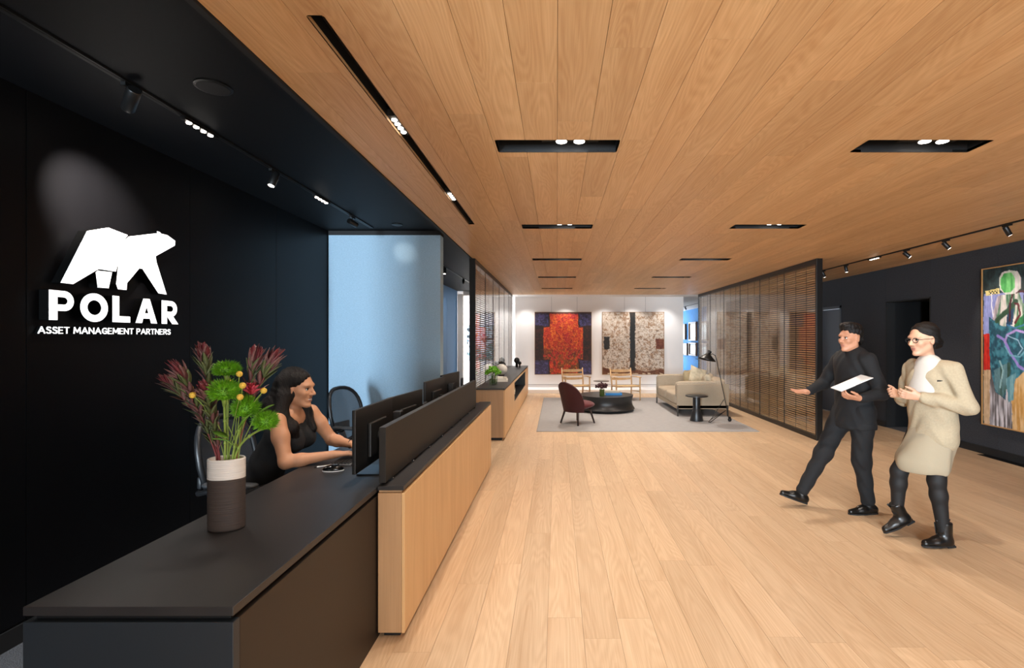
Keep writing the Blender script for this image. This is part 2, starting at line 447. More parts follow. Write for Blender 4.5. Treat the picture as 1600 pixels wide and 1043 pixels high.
slotX = [(-0.37, 0.378), (1.885, 2.635)]
slotY = [(-1.39+2.25*k-0.095, -1.39+2.25*k+0.095) for k in range(7)]
LIN = (-0.925, -0.868, 1.85, 5.25)
TRO = (-1.1, 3.45, 14.0, 14.12)
holes = [(a, b, c, d) for (a, b) in slotX for (c, d) in slotY] + [LIN]
ceil = struct(MB().box(-1.27, XR, -6.0, 13.85, H_W+0.10, H_W+0.2).build('ceiling', M_joint), 'honey oak plank ceiling over the lobby')
Wc = 0.195
cr = [(0.003+Wc*i, 0.003+Wc*(i+1)) for i in range(-7, 30)]
cr = [(max(a, -1.27), min(b, XR)) for a, b in cr if b > -1.25 and a < XR-0.02]
lay(ceil, M_ceil, cr, 1.2, 13.85, H_W, H_W+0.016, holes, (1.9, 2.9), 0.0010, random.Random(11))
lay(ceil, M_ceil, [(-1.27, XR)], -6.0, 1.2, H_W, H_W+0.016, holes, (8, 9), 0.0, random.Random(1))
fas = MB().box(-1.30, -1.272, -6.0, 13.85, H_W-0.012, H_B+0.05).build('trim_1', M_matte); struct(fas, 'black edge trim between the oak and the black ceiling')
cd = struct(MB().box(XL-0.1, -1.29, -6.0, 13.7, H_B, H_B+0.1).build('ceiling_black', M_bceil), 'matte black ceiling over the reception desk')
cw = MB()
for (x0, x1, y0, y1) in ((-6.2, TRO[0], 13.85, 24.2), (TRO[1], 6.0, 13.85, 24.2), (TRO[0], TRO[1], 13.85, TRO[2]), (TRO[0], TRO[1], TRO[3], 24.2)):
    cw.box(x0, x1, y0, y1, H_W, H_W+0.1)
struct(cw.build('ceiling_white', M_wceil), 'white ceiling strip in front of the gallery wall')

# ------------------------------------------------------------------ walls
wl = struct(MB().box(XL-0.2, XL-0.012, -6.0, 13.65, 0, 3.0).build('wall_left', M_dark), 'black panelled wall behind the reception desk')
js = [-6.0, -4.28, -3.14, -2.0, -0.86, 0.28, 1.42, 2.56, 3.70, 4.84, 5.925]
for a, b in zip(js[:-1], js[1:]):
    MB().bbox(XL-0.012, XL, a+0.002, b-0.002, 0.105, 3.0, 0.0015).build('wall_panel', M_panel, wl)
M_bpanel = mat('blue_black_panel', '4378AC', 0.75)
js = [6.1, 7.35, 8.6, 9.85, 11.1, 12.35, 13.65]
for a, b in zip(js[:-1], js[1:]):
    MB().bbox(XL-0.012, XL, a+0.003, b-0.003, 0.105, 3.0, 0.0015).build('wall_panel', M_bpanel, wl)
struct(MB().box(XL, XL+0.012, -6.0, 5.92, 0.006, 0.1).build('baseboard_left', M_matte), 'black baseboard of the sign wall')
# blue partition behind the desk
pt = empty('wall_partition'); struct(pt, 'light blue woven wall panel at the end of the reception desk')
MB().box(XL+0.01, -1.39, 5.93, 6.08, 0.0, 2.765).build('fabric_face', M_blue, pt)
MB().box(XL, -1.38, 5.945, 6.08, 2.765, H_B).build('head_trim', M_matte, pt)
MB().box(-1.39, -1.383, 5.932, 6.08, 0.0, 2.765).build('edge_trim', M_blue, pt)
# back (gallery) wall with its low plinth
wb = struct(MB().box(-1.22, 3.70, YB, YB+0.15, 0, 2.9).build('wall_back', M_white), 'white gallery wall at the end of the lounge')
pl = MB().bbox(-1.22, 3.70, 13.87, YB, 0.0, 0.1, 0.004).build('trim_2', M_white); struct(pl, 'low white plinth along the foot of the gallery wall')
MB().box(-1.22, 3.70, YB-0.012, YB, 0.17, 0.18).build('reveal', mat('reveal_grey', '8A8683', 0.8), wb)
# right wall
D1 = (7.61, 8.65, 2.17)
D2 = (10.0, 10.95, 2.19)
wr = empty('wall_right'); struct(wr, 'charcoal felt wall on the right of the lobby')
wj = [-6.0, -4.5, -3.1, -1.7, -0.3, 1.1, 2.5, 3.9, 5.3, 6.45, 7.61]
for a, b in zip(wj[:-1], wj[1:]):
    MB().bbox(XR, XR+0.15, a+0.001, b-0.001, 0, 3.0, 0.0012).build('wall_panel', M_char, wr)
for a, b in ((8.65, 10.0), (10.95, 12.5), (12.5, 13.85)):
    MB().bbox(XR, XR+0.15, a+0.001, b-0.001, 0, 3.0, 0.0012).build('wall_panel', M_char, wr)
for a, b, z in (D1, D2):
    MB().bbox(XR, XR+0.15, a, b, z, 3.0, 0.0012).build('wall_panel', M_char, wr)
for i, (a, b) in enumerate(((-6.0, D1[0]), (D1[1], D2[0]), (D2[1], 13.85))):
    o = MB().box(XR-0.014, XR, a, b, 0.0, 0.1).build('baseboard_right', M_matte); struct(o, 'black baseboard along the charcoal wall')
MB().bbox(XR, XR+0.15, 13.851, 16.8, 0, 3.0, 0.0012).build('wall_panel', M_char, wr)
MB().box(XR, XR+0.15, 16.8, 19.0, 0, 3.0).build('pale_face', mat('sand_wall', 'CFC4B6', 0.8), wr)
MB().box(XR, XR+0.15, 19.0, 24.2, 0, 3.0).build('far_face', M_bluewall, wr)
d1 = empty('door_1'); struct(d1, 'dark open doorway in the charcoal wall')
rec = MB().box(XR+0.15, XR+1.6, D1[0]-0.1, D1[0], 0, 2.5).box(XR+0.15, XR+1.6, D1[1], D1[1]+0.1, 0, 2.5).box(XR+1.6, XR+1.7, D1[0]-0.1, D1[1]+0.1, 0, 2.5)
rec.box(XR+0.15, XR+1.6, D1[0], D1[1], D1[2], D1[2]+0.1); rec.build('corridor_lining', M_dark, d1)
MB().box(XR, XR+1.6, D1[0], D1[1], -0.004, 0.002).build('threshold', M_carpet, d1)
jam = MB().box(XR-0.004, XR+0.15, D1[0]-0.0, D1[0]+0.02, 0, D1[2]).box(XR-0.004, XR+0.15, D1[1]-0.02, D1[1], 0, D1[2]).box(XR-0.004, XR+0.15, D1[0], D1[1], D1[2]-0.02, D1[2])
jam.build('door_frame', M_matte, d1)
d2 = empty('door_2'); struct(d2, 'slate grey door beyond the slatted glass screen')
MB().bbox(XR+0.03, XR+0.07, D2[0]+0.05, D2[1]-0.05, 0.01, D2[2]-0.06, 0.003).build('door_leaf', mat('slate_door', '3C434E', 0.5), d2)
fr = MB().box(XR-0.01, XR+0.1, D2[0], D2[0]+0.05, 0, D2[2]).box(XR-0.01, XR+0.1, D2[1]-0.05, D2[1], 0, D2[2]).box(XR-0.01, XR+0.1, D2[0], D2[1], D2[2]-0.05, D2[2])
fr.build('door_frame', mat('slate_frame', '2A2F37', 0.5), d2)
MB().tube([(XR+0.03, D2[1]-0.13, 1.0), (XR-0.03, D2[1]-0.13, 1.0), (XR-0.03, D2[1]-0.25, 1.0)], 0.009, 8).build('door_handle', M_steel, d2, smooth=True)
# side room at the far left, far corridor, rear wall with its windows
ws = MB().box(-6.2, -1.07, 17.6, 17.75, 0, 2.9).box(-6.2, -6.0, 13.2, 13.8, 0, 2.9).box(-6.2, -2.95, 13.2, 13.3, 0, 2.9)
ws.box(-1.22, -1.07, YB+0.15, 17.6, 0, 2.9).box(-6.2, -6.0, 17.2, 17.6, 0, 2.9).box(-6.2, -6.0, 13.8, 17.2, 2.65, 2.9)
struct(ws.build('wall_side_room', M_white), 'bright white room beyond the blue panelled corridor')
tr = MB().bbox(XL, XL+0.15, 13.65, 13.8, 0, 2.74, 0.004); struct(tr.build('trim_3', M_white), 'white door casing at the end of the blue corridor wall')
hd = MB().box(XL+0.15, XS, 13.7, 13.8, 2.70, 2.95); struct(hd.build('trim_4', M_white), 'white door head over the bright opening')
we = MB().box(-1.07, 3.70, YB+0.15, YB+0.3, 0, 2.9).box(3.55, 3.70, YB+0.15, 24.2, 0, 2.9).box(3.55, 6.0, 24.05, 24.2, 0, 2.9)
struct(we.build('wall_far_corridor', M_white), 'white walls of the corridor behind the gallery wall')
wrear = MB().box(-3.0, XL, -6.2, -6.05, 0, 3).box(-2.08, 0.65, -6.2, -6.05, 0, 3).box(4.15, 6.0, -6.2, -6.05, 0, 3).box(XL, 4.15, -6.2, -6.05, 2.72, 3)
struct(wrear.build('wall_rear', M_white), 'white wall with windows behind the camera')
shade_blk = MB().box(-2.17, -1.25, -0.8, -0.15, 0, H_B); struct(shade_blk.build('wall_light_block', M_white), 'unseen white block behind the camera, added to shade the blue panel')  # added out of view to keep window light off the blue panel's right half

# ------------------------------------------------------------------ ceiling lights
def slot_light(xc, yc, x0, x1, label, power):
    t = thing('recessed_downlight', label, 'ceiling light', (xc, yc, H_W), group='black twin downlight slots in the oak ceiling')
    a, b, d = x0-xc, x1-xc, 0.095
    hs = MB().box(a-0.006, a, -d, d, 0.0, 0.085).box(b, b+0.006, -d, d, 0.0, 0.085).box(a, b, -d-0.006, -d, 0.0, 0.085).box(a, b, d, d+0.006, 0.0, 0.085)
    hs.box(a, b, -d, d, 0.085, 0.09); hs.build('housing', M_dark, t)
    MB().box(-0.10, 0.26, -0.075, 0.06, 0.05, 0.085).build('gimbal_tray', M_matte, t)
    for dx in (0.025, 0.135):
        lp = MB().lathe([(0.036, 0.052), (0.04, 0.03), (0.034, 0.028)], (dx, -0.01, 0), 20).build('lamp_ring', M_metal, t, smooth='auto')
        MB().lathe([(0.033, 0.029), (0.033, 0.024)], (dx, -0.01, 0), 20).build('lens', M_lamp, lp)
    spot('downlight_beam', (xc+0.08, yc-0.01, H_W+0.012), (xc+0.08, yc-0.01, 0), power, 118, 0.7)
rank = ['nearest', 'second nearest', 'middle', 'second farthest', 'farthest']
for ci, (x0, x1) in enumerate(slotX):
    for k, (y0, y1) in enumerate(slotY):
        yc = (y0+y1)/2
        if k >= 2:
            slot_light((x0+x1)/2, yc, x0, x1, '%s black downlight slot in the %s row of the oak ceiling' % (rank[k-2], ('left', 'right')[ci]), (((36, 52, 76, 88, 84), (46, 60, 80, 88, 84))[ci])[k-2])
        else:
            slot_light((x0+x1)/2, yc, x0, x1, '%s black downlight slot %s, overhead and behind the viewer' % (('far', 'closer')[k], ('to the left', 'to the right')[ci]), 34)
def cells(parent, x, y, z, along, n=4, pitch=0.048, r=0.016):
    for i in range(n):
        o_ = (i-(n-1)/2)*pitch
        c = (x+o_, y, z) if along == 'X' else (x, y+o_, z)
        MB().lathe([(r, 0.006), (r*0.92, 0.0)], c, 14).build('lamp_cell', M_lampb, parent)
ls = thing('linear_light_slot', 'long black linear light slot in the oak ceiling over the desk front', 'ceiling light', (-0.897, 3.55, H_W))
h = MB(); a, b = LIN[0]+0.897, LIN[1]+0.897; y0, y1 = LIN[2]-3.55, LIN[3]-3.55
h.box(a-0.005, a, y0, y1, 0, 0.07).box(b, b+0.005, y0, y1, 0, 0.07).box(a, b, y0-0.005, y0, 0, 0.07).box(a, b, y1, y1+0.005, 0, 0.07).box(a, b, y0, y1, 0.07, 0.075)
h.build('housing', M_dark, ls)
for yy in (2.84, 4.26):
    MB().box(a+0.003, b-0.003, yy-3.55-0.13, yy-3.55+0.13, 0.014, 0.05).build('lamp_module', M_matte, ls)
    cells(ls, 0, yy-3.55, 0.007, 'Y', pitch=0.055)
    spot('linear_beam', (-0.897, yy, H_W-0.004), (-0.86, yy, 0), 34, 100, 0.7)
# black ceiling track
def track(name, label, x, y0, y1, z, m=M_metal):
    t = thing(name, label, 'light track', (x, (y0+y1)/2, z)); d = (y1-y0)/2
    MB().box(-0.018, 0.018, -d, d, -0.012, 0.0).build('rail', m, t)
    MB().box(-0.006, 0.006, -d, d, -0.0135, -0.012).build('contact_slot', M_dark, t); return t
def track_spot(x, y, z, target, label, power=0, deg=40, lit=True, group='track spotlights', L_=0.11, r=0.028, blend=0.7, col=WARM):
    t = thing('track_spotlight', label, 'spotlight', (x, y, z), group=group)
    d = (Vector(target)-Vector((x, y, z-0.06))).normalized()
    MB().box(-0.012, 0.012, -0.05, 0.05, -0.03, -0.012).build('adapter', M_metal, t)
    MB().tube([(0, 0, -0.03), (0, 0, -0.06)], 0.006, 8).build('stem', M_metal, t)
    p = Vector((0, 0, -0.075)); a = p - d*L_*0.45; b = p + d*L_*0.55
    h_ = MB().tube([a, a+d*0.005, b-d*0.004, b], [r*0.9, r, r, r*0.92], 16).build('barrel', M_metal, t, smooth='auto')
    MB().tube([b-d*0.001, b+d*0.002], r*0.75, 14).build('lens', M_lampb if lit else M_steel, h_)
    if power:
        w0 = Vector((x, y, z)) + b + d*0.01; spot('spot_beam', w0, target, power, deg, blend, col, 0.02)
    return t
XT = -2.13
track('ceiling_track', 'long black light track on the black ceiling above the desk', XT, 1.62, 6.0-0.25, H_B)
tl = thing('track_downlight_bar', 'four lit cells in the black track nearest the bear sign', 'track light', (XT, 2.98, H_B), group='four-cell track lights')
MB().box(-0.016, 0.016, -0.14, 0.14, -0.026, -0.013).build('bar_body', M_metal, tl); cells(tl, 0, 0, -0.033, 'Y', pitch=0.06, r=0.015)
spot('bar_beam', (XT, 2.98, H_B-0.04), (XT, 2.98, 0), 22, 80, 0.6)
tl = thing('track_downlight_bar', 'four lit cells in the black track nearest the blue wall panel', 'track light', (XT, 4.52, H_B), group='four-cell track lights')
MB().box(-0.016, 0.016, -0.14, 0.14, -0.026, -0.013).build('bar_body', M_metal, tl); cells(tl, 0, 0, -0.033, 'Y', pitch=0.06, r=0.015)
spot('bar_beam', (XT, 4.52, H_B-0.04), (XT, 4.52, 0), 22, 80, 0.6)
track_spot(XT, 2.50, H_B, (XL, 2.92, 2.30), 'black spotlight on the desk track nearest the viewer, aimed at the bear sign', 230, 50, False, 'spotlights on the desk track', L_=0.13, r=0.03, blend=1.0)
track_spot(XT, 3.76, H_B, (-2.45, 3.3, 1.2), 'black spotlight in the middle of the desk track, lens lit', 12, 50, True, 'spotlights on the desk track')
track_spot(XT, 5.20, H_B, (-1.81, 5.93, 2.56), 'black spotlight at the end of the desk track aimed at the blue panel', 6, 24, True, 'spotlights on the desk track', blend=1.0)
sp = thing('ceiling_speaker', 'round black ceiling speaker beside the desk track', 'speaker', (-1.74, 2.53, H_B))
MB().lathe([(0.085, 0), (0.085, -0.006), (0.075, -0.009)], n=28).build('rim', M_metal, sp, smooth='auto'); MB().lathe([(0.073, -0.006), (0.073, -0.0105)], n=28).build('grille', M_dark, sp)
sp = thing('ceiling_sensor', 'small round black sensor on the black ceiling near the blue panel', 'sensor', (-1.79, 5.6, H_B))
MB().lathe([(0.06, 0), (0.06, -0.008), (0.04, -0.014)], n=24).build('cover', M_metal, sp, smooth='auto')
# corridor track beyond the blue panel
track('ceiling_track', 'light track on the black ceiling beyond the blue panel', -2.0, 7.0, 12.4, H_B, M_steel)
for y, n_, tg, pw in ((8.9, 'nearer', (-2.0, 8.7, 0), 12), (10.7, 'farther', (-2.6, 13.65, 1.1), 60)):
    track_spot(-2.0, y, H_B, tg, '%s black spotlight on the corridor track beyond the blue panel' % n_, pw, 70, True, 'spotlights on the corridor track')
# right wall track
XT2 = 4.70
track('ceiling_track', 'thin black light track on the oak ceiling along the charcoal wall', XT2, 3.6, 13.0, H_W)
for i, (y, tg, pw, n_) in enumerate(((8.80, (5.5, 8.9, 1.0), 0, 'black spotlight on the right track just past the glass screen post'), (8.11, (5.2, 8.1, 0), 10, 'black spotlight on the right track pointing straight down before the doorway'),
                       (6.71, (XR, 6.2, 1.6), 26, 'black spotlight with lit lens on the right track aimed at the painting'), (6.03, (XR, 5.6, 1.3), 26, 'black tilted spotlight on the right track, second from the frame edge'), (5.21, (XR, 5.2, 1.0), 8, 'small black spotlight on the right track closest to the viewer'))):
    track_spot(XT2, y, H_W, tg, n_, pw, 60, True, 'spotlights on the right track', L_=0.10, r=0.026)
tl = thing('track_downlight_bar', 'four lit cells in the right-hand ceiling track', 'track light', (XT2, 7.39, H_W), group='four-cell track lights')
MB().box(-0.016, 0.016, -0.14, 0.14, -0.026, -0.013).build('bar_body', M_metal, tl); cells(tl, 0, 0, -0.033, 'Y', pitch=0.055, r=0.015)
spot('bar_beam', (XT2, 7.39, H_W-0.045), (XT2, 7.39, 0), 26, 90, 0.6)
# wall washers of the gallery wall
t = thing('wall_washer_trough', 'narrow ceiling trough with wall washers over the gallery wall', 'ceiling light', ((TRO[0]+TRO[1])/2, 14.06, H_W))
hx = (TRO[1]-TRO[0])/2
MB().box(-hx, hx, -0.065, -0.06, 0, 0.1).box(-hx, hx, 0.06, 0.065, 0, 0.1).box(-hx, hx, -0.06, 0.06, 0.1, 0.105).build('housing', mat('trough_grey', '77726E', 0.7), t)
for x in (-0.88, 1.39, 3.12):
    MB().box(x-0.875-0.3+0.0, x-1.175+0.3, -0.04, 0.04, 0.015, 0.05).build('lamp_module', M_matte, t)
    cells(t, x-1.175, 0, 0.008, 'X', pitch=0.05, r=0.017)
    spot('washer_beam', (x, 14.06, H_W), (x, 14.52, 0.9), 31, 92, 0.8, (1, 0.98, 0.96))
spot('washer_beam', (0.25, 14.06, H_W), (0.25, 14.52, 0.9), 29, 92, 0.8, (1, 0.98, 0.96))
spot('washer_beam', (2.2, 14.06, H_W), (2.2, 14.52, 0.9), 29, 92, 0.8, (1, 0.98, 0.96))
# track in the far corridor
track('ceiling_track', 'light track on the white ceiling of the far corridor', 4.9, 15.5, 22.0, H_W, M_metal)
track_spot(4.9, 19.0, H_W, (XR, 19.6, 1.4), 'single black spotlight in the far corridor above the blue wall', 14, 80, True, 'spotlights in the far corridor')
track_spot(4.9, 21.3, H_W, (XR, 21.0, 1.4), 'black spotlight deep in the far corridor', 14, 80, True, 'spotlights in the far corridor')

# ------------------------------------------------------------------ slatted glass screens
M_glass = glass('screen_glass', (0.96, 0.97, 0.97), 0.05)
slat_me = mesh_of(MB().box(-0.003, 0.003, -0.515, 0.515, -0.0085, 0.0085), 'slat', M_slat)
cord_me = mesh_of(MB().box(-0.004, 0.004, -0.003, 0.003, 0, 2.6), 'cord', mat('cord_brown', '3B2C20', 0.8))
def screen(x, side, label):
    """side=-1: glass on the -x face (room at smaller x)"""
    t = thing('glass_screen', label, 'glass screen', (x, 10.65, 0), group='black-framed slatted glass screens')
    y0, y1 = 7.50-10.65, 13.80-10.65
    MB().bbox(-0.045, 0.045, y0, y0+0.045, 0.0, H_W-0.002, 0.003).build('frame_post', M_metal, t)
    MB().bbox(-0.045, 0.045, y1-0.04, y1, 0.0, H_W-0.002, 0.003).build('frame_post', M_metal, t)
    MB().bbox(-0.045, 0.045, y0+0.045, y1-0.04, 0.0, 0.07, 0.003).build('bottom_rail', M_metal, t)
    MB().bbox(-0.045, 0.045, y0+0.045, y1-0.04, H_W-0.075, H_W-0.002, 0.003).build('top_rail', M_metal, t)
    pw = (y1-y0-0.085)/6; pit = 0.0355
    for i in range(6):
        a = y0+0.045+pw*i; b = a+pw
        MB().box(side*0.040-0.004, side*0.040+0.004, a+0.003, b-0.003, 0.07, H_W-0.075).build('glass_pane', M_glass, t)
        if i: MB().box(side*0.040-0.006, side*0.040+0.006, a-0.005, a+0.005, 0.07, H_W-0.075).build('joint_strip', M_metal, t)
        n = int((H_W-0.075-0.07-0.02)/pit)
        if i < 4:
            for k in range(n):
                inst(slat_me, 'slat', t, (0, (a+b)/2, 0.085+k*pit), scale=(1, (pw-0.012)/1.03, 1))
        else:
            mb = MB()
            for k in range(n):
                z = 0.085+k*pit; mb.box(-0.003, 0.003, a+0.006, b-0.006, z-0.0085, z+0.0085)
            tag(mb.build('slat_blind', M_slat, t), kind='stuff')
        for q in (1/3, 2/3):
            inst(cord_me, 'cord', t, (-side*-0.006, a+pw*q, 0.07))
    return t
screen(XE, -1, 'large black-framed slatted glass screen to the right of the sofa')
screen(XS, 1, 'black-framed slatted glass screen behind the credenza on the left')
# ------------------------------------------------------------------ wall sign
M_face = mat('sign_face_white', 'FFFFFF', 0.4, emit=('FFFFFF', 0.75))
M_ret = mat('sign_return_black', '020202', 0.8, spec=0.05)
sign = thing('wall_sign', 'white illuminated bear emblem and raised lettering on the black wall', 'sign', (XL, 3.05, 1.6))
SD = 0.058
def wp(px, py):                                    # a point of the sign's front plane
    Y = (-(XL+SD))*F/(CX-px); return (Y-3.05, EYE-(py-CY)*Y/F-1.6)
def raised(name, polys, parent, d=SD, fm=M_face):
    r = MB(); f = MB()
    for p in polys:
        r.prism(p, lambda q, k: (k, q[0], q[1]), 0.002, d-0.004); f.prism(p, lambda q, k: (k, q[0], q[1]), d-0.0038, d)
    o = r.build(name, M_ret, parent); f.build('face', fm, o); return o
bz = [(447,198),(553,181),(651,219),(615,266),(658,226),(804,209),(802,199),(815,204),(821,211),(853,219),(893,248),(891,272),(793,326),(797,355),
      (849,521),(810,515),(728,390),(717,389),(738,354),(647,463),(645,498),(604,494),(595,468),(609,337),(590,404),(503,391),(373,468),(312,461)]
raised('bear_emblem', [[wp(x/3.26, 300+y/3.26) for x, y in bz]], sign)
raised('bear_leg', [[wp(x/3.26, 300+y/3.26) for x, y in ((491,409),(500,400),(571,408),(554,489),(501,485))]], sign)
HL = 0.158
def ring(c, ro, ri, a0, a1, n=20):
    out = []
    for i in range(n):
        t0, t1 = a0+(a1-a0)*i/n, a0+(a1-a0)*(i+1)/n
        out.append([(c[0]+r[0]*math.cos(t), c[1]+r[1]*math.sin(t)) for r, t in ((ri, t0), (ro, t0), (ro, t1), (ri, t1))])
    return out
def rc(x0, x1, y0, y1): return [(x0, y0), (x1, y0), (x1, y1), (x0, y1)]
bowl = [rc(0.042, 0.078, HL-0.034, HL), rc(0.042, 0.078, 0.05, 0.084)] + ring((0.078, HL-0.054), (0.054, 0.054), (0.022, 0.02), -PI/2, PI/2)
GL = {'P': (0.132, [rc(0, 0.042, 0, HL)] + bowl),
      'O': (0.169, ring((0.0845, 0.079), (0.0845, 0.082), (0.045, 0.043), 0, 2*PI, 36)),
      'L': (0.12, [rc(0, 0.042, 0, HL), rc(0.042, 0.12, 0, 0.037)]),
      'A': (0.166, [[(0,0),(0.045,0),(0.083,0.112),(0.083,HL),(0.060,HL)], [(0.166,0),(0.121,0),(0.083,0.112),(0.083,HL),(0.106,HL)], [(0.055,0.03),(0.111,0.03),(0.099,0.064),(0.067,0.064)]]),
      'R': (0.143, [rc(0, 0.042, 0, HL)] + bowl + [[(0.045,0.052),(0.088,0.062),(0.143,0),(0.092,0)]])}
for ch, y0, y1 in (('P',2.620,2.752),('O',2.792,2.961),('L',2.995,3.115),('A',3.159,3.325),('R',3.368,3.511)):
    wd, ps = GL[ch]; s = (y1-y0)/wd
    raised('letter', [[(y0-3.05+u*s, 1.643-1.6+v) for u, v in p] for p in ps], sign)
ST = {'A': (0.95, [[(0,0),(0.475,1),(0.95,0)], [(0.2,0.32),(0.75,0.32)]]), 'E': (0.62, [[(0.6,1),(0,1),(0,0),(0.6,0)], [(0,0.52),(0.52,0.52)]]),
      'S': (0.66, [[(0.6,0.86),(0.45,0.98),(0.2,0.98),(0.05,0.84),(0.08,0.64),(0.33,0.52),(0.58,0.4),(0.62,0.18),(0.46,0.02),(0.18,0.02),(0.0,0.14)]]),
      'T': (0.74, [[(0,1),(0.74,1)], [(0.37,1),(0.37,0)]]), 'M': (1.05, [[(0,0),(0.08,1),(0.525,0.25),(0.97,1),(1.05,0)]]),
      'N': (0.82, [[(0,0),(0,1),(0.82,0),(0.82,1)]]),
      'G': (0.85, [[(0.8,0.82),(0.62,0.97),(0.35,0.97),(0.1,0.8),(0.02,0.5),(0.12,0.18),(0.38,0.02),(0.65,0.05),(0.82,0.16),(0.82,0.47),(0.48,0.47)]]),
      'P': (0.66, [[(0,0),(0,1),(0.4,1),(0.6,0.88),(0.6,0.6),(0.4,0.46),(0,0.46)]]), 'R': (0.70, [[(0,0),(0,1),(0.4,1),(0.6,0.88),(0.6,0.6),(0.4,0.47),(0,0.47)], [(0.32,0.47),(0.68,0)]])}
M_face2 = mat('sign_face_small', 'F4F4F4', 0.4, emit=('FFFFFF', 0.55))
def thick(line, t):
    out = []
    for (a, b) in zip(line[:-1], line[1:]):
        d = Vector((b[0]-a[0], b[1]-a[1])); l = d.length; d /= l; n = Vector((-d.y, d.x))*t; e = d*t*0.7
        A, B = Vector(a)-e, Vector(b)+e
        out.append([tuple(A-n), tuple(B-n), tuple(B+n), tuple(A+n)])
    return out
for word, y0, y1 in (('ASSET',2.600,2.763),('MANAGEMENT',2.792,3.182),('PARTNERS',3.210,3.487)):
    hs = 0.0325; tot = sum(ST[c][0] for c in word); gp = 0.30
    sx = (y1-y0)/(tot+gp*(len(word)-1)); u = y0
    for c in word:
        wd, ls_ = ST[c]; ps = []
        for l in ls_: ps += thick([(u-3.05+x*sx, 1.573-1.6+z*hs) for x, z in l], 0.0027)
        raised('letter', ps, sign, 0.022, M_face2); u += (wd+gp)*sx

# ------------------------------------------------------------------ reception desk
DX0, DX1, DY0, DY1, DZ = -1.527, -0.925, 1.427, 5.90, 0.780
desk = thing('reception_desk', 'long black and oak reception desk under the bear sign', 'desk', (-1.2, 3.6, 0))
def dbox(name, x0, x1, y0, y1, z0, z1, m, parent=desk, b=0.002):
    return MB().bbox(x0+1.2, x1+1.2, y0-3.6, y1-3.6, z0, z1, b).build(name, m, parent)
M_top = mat('black_desk_top', '262526', 0.46, noise=(6, 0.10, (1, 0.3, 1)), bump=(300, 0.03))
M_bronze = mat('dark_bronze_panel', '211913', 0.5, metal=0.2)
M_navy = mat('desk_end_black', '1E252C', 0.5)
dbox('worktop', DX0, DX1, DY0, DY1, DZ-0.026, DZ, M_top)
dbox('shadow_gap', DX0+0.02, DX1-0.02, DY0+0.02, DY1-0.02, DZ-0.044, DZ-0.026, M_dark)
dbox('end_panel', DX0, DX1, DY0, DY0+0.03, 0.0, DZ-0.044, M_navy)
dbox('side_panel', DX1-0.025, DX1, DY0+0.03, DY1, 0.0, DZ-0.044, M_bronze)
dbox('pedestal', DX0+0.02, DX1-0.03, DY0+0.03, DY0+0.75, 0.0, DZ-0.044, M_navy)
dbox('far_end_panel', DX0+0.02, DX1-0.03, DY1-0.04, DY1, 0.0, DZ-0.044, M_navy)
dbox('support_panel', DX0+0.05, DX1-0.03, 3.98, 4.02, 0.0, DZ-0.044, M_navy)
dbox('front_panel', -0.796, -0.780, 2.56, 5.93, 0.035, 0.752, M_rift)
dbox('front_core', -0.918, -0.797, 2.562, 5.93, 0.035, 0.752, M_rift2)
dbox('front_top_strip', -0.918, -0.80, 2.575, 5.92, 0.752, 0.766, M_rift2)
dbox('toe_kick', -0.90, -0.815, 2.60, 5.90, 0.0, 0.035, M_dark)
dbox('ledge', -0.920, -0.786, 2.56, 5.93, 0.766, 0.788, M_top)
ps = thing('privacy_screen', 'long black privacy panel standing on the desk ledge', 'privacy screen', (-0.9, 4.0, 0.788))
MB().bbox(-0.0175, 0.0175, 2.575-4.0, 5.46-4.0, 0.012, 0.297, 0.002).build('panel', mat('black_pinboard', '16130F', 0.62), ps)
MB().bbox(-0.0165, 0.0165, 2.576-4.0, 5.459-4.0, 0.2972, 0.2985, 0.0005).build('edge_band', mat('edge_grey', '3A3A3C', 0.5), ps)
for i in range(8):
    y = 2.68+i*0.385-4.0
    c = MB().box(-0.02, 0.02, y-0.012, y+0.012, 0.0, 0.012).build('clip', M_dark, ps)
    MB().ball((0.022, y, 0.009), 0.004, 8, 6).build('screw', mat('screw_steel', 'C8C8C8', 0.25, metal=1.0), c, smooth=True)

# ------------------------------------------------------------------ monitors
M_mon = mat('monitor_black', '121110', 0.5)
M_scr = mat('monitor_screen', '0A0C10', 0.15)
def monitor(y, wd, z0, label, rz=0.0, x=-1.06):
    t = thing('computer_monitor', label, 'monitor', (x, y, DZ), rz, 'black monitors along the desk')
    hz = 0.335
    MB().bbox(-0.008, 0.012, -wd/2, wd/2, z0, z0+hz, 0.004).build('shell', M_mon, t)
    MB().box(-0.0095, -0.0078, -wd/2+0.008, wd/2-0.008, z0+0.014, z0+hz-0.008).build('screen', M_scr, t)
    MB().bbox(0.012, 0.032, -0.13, 0.13, z0+0.05, z0+0.24, 0.006).build('rear_cover', M_mon, t)
    MB().tube([(0.03, 0, z0+0.15), (0.055, 0, z0+0.15)], 0.03, 12).build('mount', M_mon, t, smooth='auto')
    st = MB().bbox(0.045, 0.072, -0.03, 0.03, 0.008, z0+0.2, 0.004).build('stand', M_metal, t)
    MB().bbox(-0.06, 0.10, -0.11, 0.11, 0.0, 0.008, 0.003).build('base', mat('stand_base', '2A2C31', 0.35, metal=0.6), t)
    return t
monitor(2.895, 0.59, 0.055, 'large black monitor closest to the vase end of the desk')
monitor(3.50, 0.58, 0.045, 'second black monitor along the desk, behind the first one', math.radians(-6))
monitor(4.33, 0.60, 0.075, 'third black monitor, in front of the empty mesh chair', math.radians(-2))
monitor(4.96, 0.58, 0.080, 'fourth black monitor near the far end of the desk', math.radians(-5))
dock = thing('desk_speaker', 'small black speaker standing between the first two monitors', 'speaker', (-0.985, 3.10, DZ))
